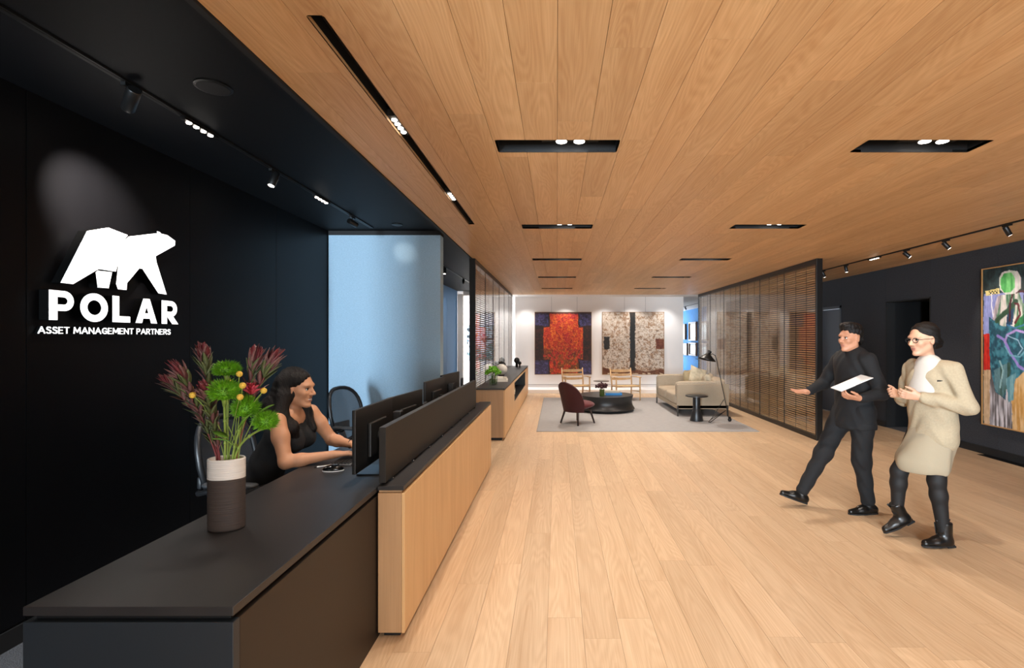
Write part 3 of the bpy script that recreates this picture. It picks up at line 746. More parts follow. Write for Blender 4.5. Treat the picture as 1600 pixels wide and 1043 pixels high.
MB().bbox(-0.025, 0.025, -0.03, 0.03, 0, 0.315, 0.006).build('cabinet', M_mon, dock); MB().box(-0.027, -0.0252, -0.022, 0.022, 0.02, 0.29).build('grille', M_dark, dock)
dock = thing('desk_speaker', 'small black speaker standing between the last two monitors', 'speaker', (-0.985, 4.66, DZ))
MB().bbox(-0.025, 0.025, -0.03, 0.03, 0, 0.345, 0.006).build('cabinet', M_mon, dock); MB().box(-0.027, -0.0252, -0.022, 0.022, 0.02, 0.31).build('grille', M_dark, dock)
ph = thing('desk_phone', 'black desk telephone with upright display behind the monitors', 'telephone', (-1.10, 3.90, DZ), 0.1)
MB().bbox(-0.09, 0.09, -0.1, 0.1, 0, 0.04, 0.008).build('phone_body', M_mon, ph)
MB().bbox(0.05, 0.075, -0.09, 0.09, 0.04, 0.26, 0.005).build('display', M_mon, ph); MB().bbox(-0.08, 0.06, 0.055, 0.095, 0.04, 0.065, 0.008).build('handset', M_mon, ph)
ph = thing('desk_tablet_stand', 'narrow black device standing at the far end of the desk', 'device', (-1.03, 5.42, DZ), 0.15)
MB().bbox(-0.012, 0.012, -0.06, 0.06, 0.02, 0.33, 0.004).build('device_body', M_mon, ph); MB().bbox(-0.05, 0.05, -0.06, 0.06, 0, 0.02, 0.004).build('foot', M_mon, ph)
# keyboard, mouse, pen
kb = thing('keyboard', 'slim dark keyboard under the receptionist\'s hands', 'keyboard', (-1.30, 3.20, DZ), 0.0)
MB().bbox(-0.065, 0.065, -0.21, 0.21, 0.0, 0.012, 0.004).build('case', mat('keyboard_grey', '8B8B8D', 0.4, metal=0.5), kb)
key_me = mesh_of(MB().bbox(-0.0078, 0.0078, -0.0078, 0.0078, 0, 0.005, 0.0015), 'key', mat('key_black', '1A1A1C', 0.5))
for i in range(6):
    for j in range(21): inst(key_me, 'key', kb, (-0.05+i*0.0195, -0.195+j*0.0195, 0.012))
ms = thing('computer_mouse', 'black mouse with pale rim beside the first monitor', 'mouse', (-1.29, 2.88, DZ), 0.15)
s = SDF(); s.ell((0, 0, 0.012), (0.058, 0.032, 0.026), 0.01); s.build('mouse_body', mat('mouse_gloss', '0C0C0D', 0.18), ms, 0.004)
MB().lathe([(0.05, 0), (0.053, 0.004), (0.05, 0.008)], n=24, sx=1.15, sy=0.65).build('rim', mat('pale_plastic', 'C9C9CB', 0.4), ms, smooth=True)
MB().tube([(0.028, -0.004, 0.037), (0.028, 0.004, 0.037)], 0.006, 10).build('wheel', M_steel, ms)
pn = thing('pen', 'white pen lying near the keyboard', 'pen', (-1.36, 2.99, DZ+0.005), 0.6)
MB().tube([(-0.07, 0, 0), (0.05, 0, 0), (0.07, 0, 0)], [0.0045, 0.0045, 0.001], 8).build('barrel', mat('pen_white', 'DADADA', 0.3), pn, smooth='auto')
MB().tube([(-0.072, 0, 0), (-0.085, 0, 0)], 0.003, 8).build('button', M_steel, pn)

# ------------------------------------------------------------------ office chairs
M_mesh = mat('chair_mesh', '3E4650', 0.75, noise=(300, 0.3))
_nt = M_mesh.node_tree; _mx = _nt.nodes.new('ShaderNodeMixShader'); _tr = _nt.nodes.new('ShaderNodeBsdfTransparent'); _mx.inputs[0].default_value = 0.62   # open weave
_nt.links.new(_tr.outputs[0], _mx.inputs[1]); _nt.links.new(_nt.nodes['Principled BSDF'].outputs[0], _mx.inputs[2]); _nt.links.new(_mx.outputs[0], _nt.nodes['Material Output'].inputs[0])
M_chr = mat('chair_frame', '1B1C1E', 0.42); M_seat = mat('chair_seat', '3A3C3F', 0.6)
def office_chair(x, y, rz, label, hollow=True):
    t = thing('office_chair', label, 'office chair', (x, y, 0.006), rz, 'black office chairs behind the desk')   # faces +x
    n = 28; loop = []
    for i in range(n):
        a = 2*PI*i/n; cw_, ch = math.cos(a), math.sin(a)
        yy = 0.245*math.copysign(abs(cw_)**0.75, cw_)*(1.0 if ch > 0 else 0.80+0.20*(1+ch)); zz = 0.765+0.265*math.copysign(abs(ch)**0.8, ch)
        xx = -0.22-0.10*(zz-0.5)/0.55+0.05*(yy/0.25)**2
        loop.append((xx, yy, zz))
    MB().tube(loop+[loop[0]], 0.019, 8, cap=False).build('back_frame', M_chr, t, smooth=True)
    mb = MB(); c = (-0.285, 0, 0.765); vs = [c]; rings = 5
    for r in range(1, rings+1):
        for (a_, b_, c_) in loop:
            f = r/rings; yy, zz = b_*f, 0.765+(c_-0.765)*f
            vs.append((-0.22-0.10*(zz-0.5)/0.55+0.05*(yy/0.25)**2-0.03*(1-f*f), yy, zz))
    fs = [(0, 1+k, 1+(k+1) % n) for k in range(n)]
    for r in range(rings-1):
        for k in range(n): fs.append((1+r*n+k, 1+(r+1)*n+k, 1+(r+1)*n+(k+1) % n, 1+r*n+(k+1) % n))
    o = mb.add(vs, fs).build('back_mesh', M_mesh, t, smooth=True); md = o.modifiers.new('thick', 'SOLIDIFY'); md.thickness = 0.008
    o = MB().bbox(-0.325, -0.295, -0.15, 0.15, 0.60, 0.68, 0.012).build('lumbar_pad', M_chr, t, smooth='auto')
    s = SDF(); s.ell((0, 0, 0.47), (0.25, 0.25, 0.05), 0.02); s.ell((0.13, 0, 0.46), (0.13, 0.23, 0.045), 0.04); s.build('seat', M_seat, t, 0.012)
    MB().tube([(-0.31, 0, 0.66), (-0.25, 0, 0.50), (-0.05, 0, 0.41)], [0.03, 0.03, 0.035], 10).build('spine', M_chr, t, smooth=True)
    MB().bbox(-0.12, 0.12, -0.09, 0.09, 0.37, 0.43, 0.01).build('tilt_box', M_chr, t)
    for sg in (-1, 1):
        ar = MB().tube([(-0.27, sg*0.20, 0.60), (-0.20, sg*0.285, 0.62), (-0.05, sg*0.29, 0.655)], 0.015, 8).build('arm_support', M_chr, t, smooth=True)
        s = SDF(); s.cone((-0.13, sg*0.285, 0.675), (0.13, sg*0.285, 0.675), 0.04, 0.038, 0.01, ((0, 0, 1), 0.42)); s.build('arm_pad', M_seat, t, 0.007)
    MB().tube([(0, 0, 0.40), (0, 0, 0.22), (0, 0, 0.21), (0, 0, 0.10)], [0.022, 0.022, 0.032, 0.032], 12).build('gas_lift', M_steel, t, smooth='auto')
    for k in range(5):
        a = 2*PI*k/5+0.3; d = Vector((math.cos(a), math.sin(a), 0))
        lg = MB().tube([d*0.02+Vector((0,0,0.115)), d*0.30+Vector((0,0,0.075))], [0.03, 0.018], 8).build('base_arm', M_chr, t, smooth=True)
        MB().tube([d*0.30+Vector((-d.y*0.02, d.x*0.02, 0.03)), d*0.30+Vector((d.y*0.02, -d.x*0.02, 0.03))], 0.03, 12).build('caster', M_matte, lg)
    return t
office_chair(-1.90, 3.22, math.radians(-4), 'dark office chair the receptionist is sitting on')
office_chair(-1.93, 5.05, math.radians(-14), 'empty black mesh-backed office chair in front of the blue panel')

# ------------------------------------------------------------------ credenza
CXF, CY0, CY1, CZ = -0.782, 7.50, 13.62, 0.785
cr_ = thing('credenza', 'long low oak credenza with black top against the left glass screen', 'credenza', (-1.0, 10.5, 0))
def cbox(name, x0, x1, y0, y1, z0, z1, m, parent=cr_, b=0.0015):
    return MB().bbox(x0+1.0, x1+1.0, y0-10.5, y1-10.5, z0, z1, b).build(name, m, parent)
cx0 = -1.215
cbox('top', cx0-0.0, CXF, CY0-0.005, CY1, CZ-0.02, CZ, M_top)
cbox('reveal', cx0, CXF-0.012, CY0+0.01, CY1-0.005, CZ-0.034, CZ-0.02, M_rift2)
cbox('end_panel', cx0, CXF-0.02, CY0, CY0+0.03, 0.045, CZ-0.034, M_rift2)
cbox('far_end_panel', cx0, CXF-0.02, CY1-0.03, CY1, 0.045, CZ-0.034, M_rift2)
cbox('back_panel', cx0, cx0+0.015, CY0+0.03, CY1-0.03, 0.045, CZ-0.034, M_rift2)
cbox('bottom_panel', cx0+0.015, CXF-0.02, CY0+0.03, CY1-0.03, 0.045, 0.065, M_rift2)
NY0, NY1, NZ0, NZ1 = 9.24, 12.4, 0.365, 0.715
for a, b in ((CY0+0.001, NY0-0.002), (NY1+0.002, CY1)): cbox('door', CXF-0.02, CXF, a, b, 0.045, CZ-0.034, M_rift)
nn = 3
for i in range(nn):
    a = NY0+(NY1-NY0)*i/nn; b = NY0+(NY1-NY0)*(i+1)/nn
    cbox('door', CXF-0.02, CXF, a+0.002, b-0.002, 0.045, NZ0-0.002, M_rift)
cbox('rail', CXF-0.02, CXF, NY0, NY1, NZ1, CZ-0.034, M_rift)
for nm, a in (('niche_floor', (cx0+0.03, CXF-0.003, NY0, NY1, NZ0, NZ0+0.012)), ('niche_roof', (cx0+0.03, CXF-0.003, NY0, NY1, NZ1-0.012, NZ1)), ('niche_back', (cx0+0.02, cx0+0.03, NY0, NY1, NZ0, NZ1)),
              ('niche_side', (cx0+0.03, CXF-0.003, NY0, NY0+0.012, NZ0+0.012, NZ1-0.012)), ('niche_side', (cx0+0.03, CXF-0.003, NY1-0.012, NY1, NZ0+0.012, NZ1-0.012))):
    cbox(nm, *a, M_black)
cbox('toe_kick', cx0+0.03, CXF-0.05, CY0+0.04, CY1-0.04, 0.0, 0.045, M_dark)
# things in the niche
M_bot = [mat('bottle_white', 'D9D4C6', 0.35), mat('bottle_green', '26402A', 0.15), mat('bottle_amber', '6A3B18', 0.15), mat('bottle_clear', 'A9B4B0', 0.1)]
for i, (y, x, mi, hb, lb) in enumerate(((9.42, -0.86, 0, 0.24, 'cream bottle nearest the viewer in the credenza niche'), (9.62, -0.88, 3, 0.20, 'pale glass bottle second in the credenza niche'), (9.95, -0.87, 1, 0.27, 'green bottle with a thin neck in the credenza niche'), (10.4, -0.90, 2, 0.25, 'amber bottle deep in the credenza niche'))):
    t = thing('bottle', lb, 'bottle', (x, y, NZ0+0.012), group='bottles in the credenza niche')
    MB().lathe([(0.034, 0), (0.036, 0.01), (0.036, hb*0.6), (0.014, hb*0.75), (0.013, hb)], n=18).build('glass_body', M_bot[mi], t, smooth='auto')
    MB().lathe([(0.015, hb), (0.015, hb+0.012)], n=14).build('cap', M_matte, t)
    MB().lathe([(0.0364, hb*0.18), (0.0364, hb*0.5)], n=18, cap=False).build('paper_band', mat('band_cream', 'E4DCC8', 0.7), t)
# things on the credenza
gv = thing('glass_vase', 'clear glass cube vase of green foliage on the near end of the credenza', 'vase', (-1.03, 8.10, CZ))
M_cg = glass('vase_glass', (0.93, 0.97, 0.95), 0.08)
MB().lathe([(0.062, 0), (0.068, 0.01), (0.072, 0.14), (0.068, 0.14), (0.062, 0.012), (0.0, 0.012)], n=24).build('glass_wall', M_cg, gv, smooth='auto')
MB().lathe([(0.06, 0.013), (0.066, 0.09)], n=24).build('water', glass('vase_water', (0.75, 0.85, 0.7), 0.05), gv, smooth='auto')
pl_ = thing('green_bouquet', 'round bunch of bright green foliage in the glass vase on the credenza', 'plant', (-1.03, 8.10, CZ+0.02))
r5 = random.Random(5); st_ = MB()
for i in range(9):
    a = i*2.4; st_.tube([(0.02*math.cos(a), 0.02*math.sin(a), 0), (0.03*math.cos(a), 0.03*math.sin(a), 0.13), (0.07*math.cos(a), 0.07*math.sin(a), 0.2)], 0.004, 6)
st_.build('stems', mat('stem_green', '5B7A2A', 0.5), pl_, smooth=True)
M_gr = mat('foliage_green', '5FA01C', 0.55, noise=(40, 0.4))
for i in range(34):
    a = i*2.39996; rr = math.sqrt(i/34)*0.125; z = 0.245-rr*rr*5+r5.uniform(-0.012, 0.02)
    b = MB()
    for k in range(6):
        q = (rr*math.cos(a)+r5.uniform(-.018, .018), rr*math.sin(a)+r5.uniform(-.018, .018), z+r5.uniform(-.014, .018)); b.ball(q, r5.uniform(0.012, 0.02), 7, 5)
    b.build('floret', M_gr, pl_, smooth=True)
for x, y, z0, sx, sy, sz, c, rz, lb in ((-0.955, 8.70, CZ, 0.10, 0.075, 0.03, 'E6E1D8', 0.05, 'white book at the bottom of the small stack on the credenza'), (-0.96, 8.70, CZ+0.031, 0.10, 0.07, 0.022, 'D8D4CC', -0.08, 'pale middle book of the stack on the credenza'), (-1.0, 8.72, CZ+0.054, 0.065, 0.06, 0.03, 'EDE8DE', 0.1, 'thick cream book on top of the stack on the credenza')):
    t = thing('book', lb, 'book', (x, y, z0), rz, 'books on the credenza')
    MB().bbox(-sx, sx, -sy, sy, 0, 0.003, 0.001).build('cover', mat('cover_'+c, c, 0.6), t); MB().bbox(-sx, sx, -sy, sy, sz-0.003, sz, 0.001).build('cover', mat('cover_'+c, c, 0.6), t)
    MB().box(-sx+0.004, sx-0.004, -sy+0.002, sy-0.004, 0.003, sz-0.003).build('pages', mat('pages', 'F2EDE2', 0.8), t); MB().bbox(-sx, sx, sy-0.003, sy, 0.003, sz-0.003, 0.001).build('spine', mat('spine_dark', '4E4A44', 0.6), t)
t = thing('ceramic_ornament', 'small cream ceramic knot lying on the books on the credenza', 'ornament', (-0.90, 8.68, CZ+0.053))
MB().tube([(0.022*math.cos(a), 0.022*math.sin(a), 0.016) for a in np.linspace(0, 2*PI, 18)], 0.014, 8, cap=False).build('ring', mat('cream_ceramic', 'E8E2D4', 0.4), t, smooth=True); MB().ball((0, 0, 0.02), 0.012, 8, 6).build('bead', mat('cream_ceramic', 'E8E2D4', 0.4), t, smooth=True)
t = thing('round_vase', 'white spherical ceramic vase with black foot on the credenza', 'vase', (-1.10, 9.95, CZ))
MB().lathe([(0.055, 0), (0.058, 0.022), (0.05, 0.026)], n=24).build('foot', M_matte, t, smooth='auto')
MB().lathe([(0.05, 0.024)]+[(0.112*math.cos(a), 0.13+0.112*math.sin(a)) for a in np.linspace(-1.1, 1.25, 14)]+[(0.03, 0.225)], n=32).build('globe', mat('white_stoneware', 'DEDBD2', 0.6, noise=(30, 0.06)), t, smooth=True)
for x, y, s_, lb in ((-1.035, 12.9, 1.0, 'taller black ball-headed ornament at the far end of the credenza'), (-0.955, 12.85, 0.62, 'shorter black ball-headed ornament at the far end of the credenza'), (-1.15, 10.5, 1.05, 'black ball-headed ornament half hidden behind the white round vase')):
    t = thing('ball_ornament', lb, 'ornament', (x, y, CZ), group='black ball ornaments on the credenza')
    MB().lathe([(0.036*s_, 0), (0.033*s_, 0.02), (0.03*s_, 0.13*s_)], n=20).build('pedestal', M_matte, t, smooth='auto')
    s = SDF(); s.ell((0, 0, 0.175*s_), 0.075*s_, 0.01)
    s.build('ball', M_matte, t, 0.009, disp=lambda X, Y, Z: 0.004*np.sin(90*X)*np.sin(90*Y)*np.sin(90*Z))
# ------------------------------------------------------------------ paintings (colours laid on a fine grid of the canvas)
def fbm(nu, nv, su, sv, seed, octs=3):
    r = np.random.RandomState(seed); out = np.zeros((nv, nu)); amp = 1.0; tot = 0
    for o in range(octs):
        gu, gv = max(2, int(su*2**o))+2, max(2, int(sv*2**o))+2
        g = r.rand(gv, gu); U = np.linspace(0, gu-1.001, nu); Vv = np.linspace(0, gv-1.001, nv)
        i, j = U.astype(int), Vv.astype(int); fu, fv = U-i, Vv-j; fu = fu*fu*(3-2*fu); fv = fv*fv*(3-2*fv)
        a = g[j][:, i]*(1-fu)+g[j][:, i+1]*fu; b = g[j+1][:, i]*(1-fu)+g[j+1][:, i+1]*fu
        out += amp*(a*(1-fv)[:, None]+b*fv[:, None]); tot += amp; amp *= 0.55
    return out/tot
def hexc(c): return np.array([int(c[i:i+2], 16)/255 for i in (0, 2, 4)])
def canvas(name, img, wd, ht, parent, fn, rough=0.55, relief=0.0, m=None):
    """img (nv,nu,3) sRGB, row 0 = top; fn(u,v,d) -> local xyz"""
    nv, nu = img.shape[:2]
    V = np.array([fn(wd*i/(nu-1), ht*j/(nv-1), 0) for j in range(nv) for i in range(nu)])
    idx = np.arange(nu*nv).reshape(nv, nu)
    Fq = np.stack([idx[:-1, :-1], idx[1:, :-1], idx[1:, 1:], idx[:-1, 1:]], -1).reshape(-1, 4)
    me = bpy.data.meshes.new(name); me.from_pydata(V.tolist(), [], Fq.tolist())
    c = np.clip(img, 0, 1).reshape(-1, 3); l = np.where(c <= 0.04045, c/12.92, ((c+0.055)/1.055)**2.4)
    at = me.color_attributes.new('paint', 'FLOAT_COLOR', 'POINT')
    at.data.foreach_set('color', np.concatenate([l, np.ones((len(l), 1))], 1).astype(np.float32).ravel())
    return link(name, me, m or vcol_mat('painted_canvas', rough, 0.15), parent)
def blend(img, mask, col):
    m = mask[..., None]; return img*(1-m)+np.asarray(col)*m
def sm(x, a, b): t = np.clip((x-a)/(b-a), 0, 1); return t*t*(3-2*t)
def framed(t, x0, x1, z0, z1, yb, fm, wires=None):
    """frame and stretcher facing -y at local coords; canvas plane at yb-0.04"""
    MB().box(x0+0.01, x1-0.01, yb-0.035, yb, z0+0.01, z1-0.01).build('stretcher', mat('stretcher_wood', 'B79E7C', 0.7), t)
    for a in ((x0, x0+0.012, z0, z1), (x1-0.012, x1, z0, z1), (x0, x1, z0, z0+0.012), (x0, x1, z1-0.012, z1)):
        MB().box(a[0], a[1], yb-0.046, yb, a[2], a[3]).build('frame_bar', fm, t)
    for x in wires or ():
        MB().tube([(x, yb-0.02, z1-0.005), (x, yb-0.012, H_W+0.0-t.location.z)], 0.0022, 6).build('hanging_wire', M_steel, t)
M_gold = mat('oak_gold_frame', '8C6A42', 0.5)
nu, nv = 170, 186
u, v = np.meshgrid(np.linspace(0, 1, nu), np.linspace(0, 1, nv))
n1, n2, n3, n4 = fbm(nu, nv, 22, 22, 1), fbm(nu, nv, 26, 34, 2), fbm(nu, nv, 5, 5, 3), fbm(nu, nv, 60, 60, 4, 2)
j = (n1-0.5)*0.03
img = np.zeros((nv, nu, 3))+hexc('2A1712'); img = blend(img, sm(n2, 0.45, 0.7)*0.7, hexc('5A2416')); img = blend(img, sm(n4, 0.6, 0.8)*0.8, hexc('0E0A0C'))
cor = np.clip(sm(0.245+j-u, 0, 0.012)+sm(u-0.785-j, 0, 0.012), 0, 1)*np.clip(sm(0.225+j-v, 0, 0.012)+sm(v-0.77-j, 0, 0.012), 0, 1)
pur = blend(np.zeros((nv, nu, 3))+hexc('3A3358'), sm(n2, 0.4, 0.7), hexc('554C86')); pur = blend(pur, sm(n4, 0.58, 0.75)*0.7, hexc('1B1522')); img = blend(img, cor, pur)
red = np.zeros((nv, nu, 3))+hexc('D83A1A'); red = blend(red, sm(n1, 0.5, 0.72), hexc('F06A1C')); red = blend(red, sm(n3, 0.5, 0.75)*sm(n2, 0.35, 0.6), hexc('C4102E'))
red = blend(red, sm(v, 0.3, 0.8)*sm(n2, 0.48, 0.65)*0.75, hexc('8A4A12')); red = blend(red, sm(v+n3*0.5, 0.75, 1.1)*sm(n1, 0.45, 0.62)*0.7, hexc('4E3A10')); red = blend(red, sm(n4, 0.63, 0.8)*0.6, hexc('FFA030')); red = blend(red, sm(0.42-n4, 0, 0.15)*0.6, hexc('6A0E10'))
cross = np.clip(sm(u-0.255-j, 0, 0.01)*sm(0.775+j-u, 0, 0.01)+sm(u-0.145-j, 0, 0.01)*sm(0.86+j-u, 0, 0.01)*sm(v-0.235-j, 0, 0.01)*sm(0.765+j-v, 0, 0.01), 0, 1)
img = blend(img, cross, red); img = blend(img, sm(0.035-v+j, 0, 0.02)*0.8, hexc('3A1410'))
t = thing('painting', 'abstract painting of a red and orange cross with purple corners', 'painting', (0.185, YB, 0), group='paintings on the gallery wall')
framed(t, -0.832, 0.832, 0.468, 2.296, 0.0, M_gold, (-0.34, 0.41)); canvas('canvas', img*0.86, 1.64, 1.804, t, lambda a, b, d: (-0.82+a, -0.0405, 2.284-b))
n1, n2, n3, n4 = fbm(nu, nv, 24, 24, 11), fbm(nu, nv, 40, 40, 12), fbm(nu, nv, 5, 5, 13), fbm(nu, nv, 70, 70, 14, 2)
img = np.zeros((nv, nu, 3))+hexc('DDC9B4'); img = blend(img, sm(n1, 0.52, 0.66)*0.8, hexc('A9805E')); img = blend(img, sm(n2, 0.58, 0.72)*(0.25+0.45*v), hexc('6A4A34')); img = blend(img, sm(n4, 0.60, 0.72)*0.8, hexc('F2E6D8')); img = blend(img, sm(0.36-n4, 0, 0.1)*(0.2+0.4*v), hexc('3A2A20'))
j = (n1-0.5)*0.03
img = blend(img, sm(u-0.44-j, 0, 0.015)*sm(0.54+j-u, 0, 0.015), blend(np.zeros((nv, nu, 3))+hexc('14110F'), sm(n3, 0.5, 0.7)*0.5, hexc('4A2A12')))
img = blend(img, sm(u-0.012-j, 0, 0.02)*sm(0.125+j-u, 0, 0.02)*sm(v-0.385-j, 0, 0.02)*sm(0.6+j-v, 0, 0.02), hexc('1C1612')+0.2*(n2[..., None]-0.5))
img = blend(img, sm(u-0.86-j, 0, 0.02)*sm(v-0.42-j, 0, 0.02)*sm(0.60+j-v, 0, 0.02), hexc('6E3010')+0.35*(n2[..., None]-0.5))
img = blend(img, sm(v-0.915+(n3-0.5)*0.16, 0, 0.03)*0.9, hexc('6A3210')+0.3*(n2[..., None]-0.5)); img = blend(img, sm(v-0.975+(n1-0.5)*0.04, 0, 0.01)*sm(n1, 0.4, 0.55), hexc('E0C8A8'))
t = thing('painting', 'cream and brown abstract painting with a black vertical band', 'painting', (2.229, YB, 0), group='paintings on the gallery wall')
framed(t, -0.905, 0.905, 0.468, 2.296, 0.0, M_gold, (-0.25, 0.36)); canvas('canvas', img*0.86, 1.786, 1.804, t, lambda a, b, d: (-0.893+a, -0.0405, 2.284-b))

# the large figure painting on the charcoal wall
PY0, PY1, PZ0, PZ1 = 6.62, 5.10, 0.415, 2.445
XPF = XR-0.05
nu, nv = 190, 250
WU, HV = PY0-PY1, PZ1-PZ0
u, v = np.meshgrid(np.linspace(0, WU, nu), np.linspace(0, HV, nv))
def q3(x, y):
    px, py = 1490+x/2.98, 390+y/2.98; Y = XPF*F/(px-CX); return (PY0-Y, PZ1-(EYE-(py-CY)*Y/F))
def pmask(pts, wob=0.012, seed=1, raw=False):
    P = pts if raw else [q3(*p) for p in pts]
    a = u+(fbm(nu, nv, 14, 18, seed)-0.5)*wob*2; b = v+(fbm(nu, nv, 14, 18, seed+50)-0.5)*wob*2; ins = np.zeros(u.shape, bool)
    for (x1, y1), (x2, y2) in zip(P, P[1:]+P[:1]):
        c = ((y1 > b) != (y2 > b)) & (a < (x2-x1)*(b-y1)/((y2-y1) if y2 != y1 else 1e-9)+x1); ins ^= c
    return ins.astype(float)
def smask(pts, wdt, seed=3, raw=False):
    P = pts if raw else [q3(*p) for p in pts]; a = u+(fbm(nu, nv, 20, 24, seed)-0.5)*0.02; b = v+(fbm(nu, nv, 20, 24, seed+9)-0.5)*0.02; d = np.full(u.shape, 9.0)
    for (x1, y1), (x2, y2) in zip(P[:-1], P[1:]):
        dx, dy = x2-x1, y2-y1; tt = np.clip(((a-x1)*dx+(b-y1)*dy)/(dx*dx+dy*dy+1e-9), 0, 1); d = np.minimum(d, np.hypot(a-x1-tt*dx, b-y1-tt*dy))
    return sm(wdt-d, 0, 0.006)
vs_, hs_, fn_ = fbm(nu, nv, 60, 5, 21), fbm(nu, nv, 5, 30, 22), fbm(nu, nv, 30, 36, 23)
def tone(c1, c2, n=vs_): return blend(np.zeros((nv, nu, 3))+hexc(c1), sm(n, 0.35, 0.65), hexc(c2))
img = tone('16282A', '20383A', fn_)
img = blend(img, pmask([(140,205),(328,190),(328,420),(140,400)]), tone('7C84B8', '8C92C6'))
img = blend(img, pmask([(140,395),(170,390),(170,560),(140,565)]), tone('B01A16', 'C82A1E'))
img = blend(img, pmask([(140,560),(175,560),(172,830),(140,810)]), tone('B89A78', 'C8AC8A'))
img = blend(img, pmask([(172,540),(290,580),(285,850),(168,820)]), tone('C9C6CC', '5A5658'))
img = blend(img, pmask([(268,560),(345,540),(345,850),(274,850)]), tone('B98A4A', 'D2B080'))
img = blend(img, pmask([(148,192),(212,178),(214,205),(148,214)], 0.004), tone('CDBB72', 'D8C884', fn_))
ck = ((np.floor(u/0.022)+np.floor(v/0.022)) % 2)*pmask([(164,192),(208,186),(208,206),(164,209)], 0.002); img = blend(img, ck, hexc('14140F'))
img = blend(img, pmask([(205,212),(250,205),(235,270),(185,335),(180,310)]), tone('B8A8AE', '8A8086'))
img = blend(img, pmask([(225,210),(300,190),(328,250),(328,380),(250,360),(190,345)]), tone('D8CFC8', '3A6A4A', vs_))
img = blend(img, pmask([(250,260),(285,250),(275,350),(245,360)]), tone('1E3A5A', '24506A'))
img = blend(img, pmask([(285,330),(328,300),(328,372),(285,376)]), tone('1E6A3A', '2E7E4A'))
img = blend(img, pmask([(165,310),(215,350),(328,372),(340,560),(300,590),(245,640),(240,700),(195,660),(175,560),(165,480)]), tone('1C4A5C', '3A7A8A', fn_))
img = blend(img, pmask([(190,560),(265,520),(262,620),(225,690),(190,640)]), tone('2C4A40', '5A8088'))
img = blend(img, pmask([(245,600),(290,570),(280,700),(255,710)]), tone('5A8C98', '7AA8B0'))
for k, (pts, wdt, c) in enumerate((([(176,208),(178,260),(186,312)], 0.012, 'D8D6E0'), ([(200,330),(250,285),(290,240)], 0.035, '2A4A34'), ([(262,330),(262,250),(275,205),(300,195),(340,195)], 0.016, '4A1420'), ([(285,340),(310,300),(300,255),(285,250)], 0.016, '5A1620'),
        ([(205,400),(235,420),(260,470),(300,540),(330,560)], 0.02, '8A7AC0'), ([(240,430),(250,395),(290,375),(335,385)], 0.018, 'A088C0'), ([(240,450),(262,490),(310,500),(335,470)], 0.012, '6AA0B0'), ([(250,400),(300,420),(320,460),(300,490)], 0.010, '94B4C8'), ([(250,350),(290,365),(335,345)], 0.012, '3C6E9A'), ([(215,520),(230,560),(215,640)], 0.014, '8FB4B8'))):
    img = blend(img, smask(pts, wdt, 30+k), hexc(c))
img = blend(img, pmask([(212,130),(225,104),(262,95),(300,100),(314,130),(312,180),(285,205),(245,208),(215,185)], 0.006), tone('D8CCCC', 'BFC8B8'))
img = blend(img, pmask([(218,135),(235,108),(268,105),(285,130),(285,175),(265,200),(235,198),(220,178)], 0.006), tone('3E9A48', '6ABE6A'))
for k, (pts, c1, c2) in enumerate((([(0.62,0.1),(1.1,0.05),(1.2,0.6),(0.7,0.7)], '7A3A2A', 'B8683A'), ([(0.8,0.6),(1.4,0.5),(1.45,1.2),(0.75,1.2)], '1E5A6A', '4A8A96'), ([(0.62,1.2),(1.1,1.15),(1.15,1.95),(0.66,1.98)], 'C9C0B8', '7A6A5A'), ([(1.1,1.2),(1.5,1.1),(1.5,2.0),(1.1,2.0)], 'A02A20', '6A1A1A'))):
    img = blend(img, pmask(pts, 0.03, 70+k, raw=True), tone(c1, c2))
img = np.clip(img+(fbm(nu, nv, 70, 40, 90, 2)-0.5)[..., None]*0.14, 0, 1)
t = thing('painting', 'tall abstract figure painting with a green head on the charcoal wall', 'painting', (XR, (PY0+PY1)/2, 0))
hw = WU/2
MB().box(-0.045, 0, -hw+0.01, hw-0.01, PZ0+0.01, PZ1-0.01).build('stretcher', mat('stretcher_wood', 'B79E7C', 0.7), t)
M_gilt = mat('light_oak_frame', 'B08450', 0.45)
for a in ((-hw-0.014, -hw, PZ0-0.014, PZ1+0.014), (hw, hw+0.014, PZ0-0.014, PZ1+0.014), (-hw, hw, PZ0-0.014, PZ0), (-hw, hw, PZ1, PZ1+0.014)):
    MB().box(-0.06, 0, a[0], a[1], a[2], a[3]).build('frame_bar', M_gilt, t)
canvas('canvas', img, WU, HV, t, lambda a, b, d: (-0.05, hw-a, PZ1-b))
dark_strip = thing('floor_strip', 'black slatted floor strip below the figure painting', 'floor grille', (XR-0.07, 4.9, 0))  # black slatted strip laid flat on the floor along the wall
MB().box(-0.055, 0.05, -1.72, 1.72, 0.0, 0.004).build('frame', M_matte, dark_strip)
for i in range(4): MB().box(-0.045+i*0.024, -0.033+i*0.024, -1.70, 1.70, 0.004, 0.008).build('slat', M_metal, dark_strip)
# sliver of a canvas in the bright side room
nu, nv = 60, 80; u, v = np.meshgrid(np.linspace(0, 1, nu), np.linspace(0, 1, nv)); a1, a2 = fbm(nu, nv, 5, 6, 41), fbm(nu, nv, 9, 9, 42)
img = np.zeros((nv, nu, 3))+hexc('A9B9C4'); img = blend(img, sm(a1, 0.5, 0.6)*(v > 0.25), hexc('8A5A72')); img = blend(img, sm(a2, 0.58, 0.66), hexc('1E2A34')); img = blend(img, sm(a1+v*0.3, 0.72, 0.8), hexc('3E7078'))
t = thing('painting', 'muted blue and plum canvas in the bright side room', 'painting', (-2.75, 17.6, 0))
framed(t, -0.42, 0.50, 0.75, 1.97, 0.0, mat('grey_frame', '6A7076', 0.5)); canvas('canvas', img, 0.9, 1.2, t, lambda a, b, d: (-0.41+a, -0.0405, 1.96-b))
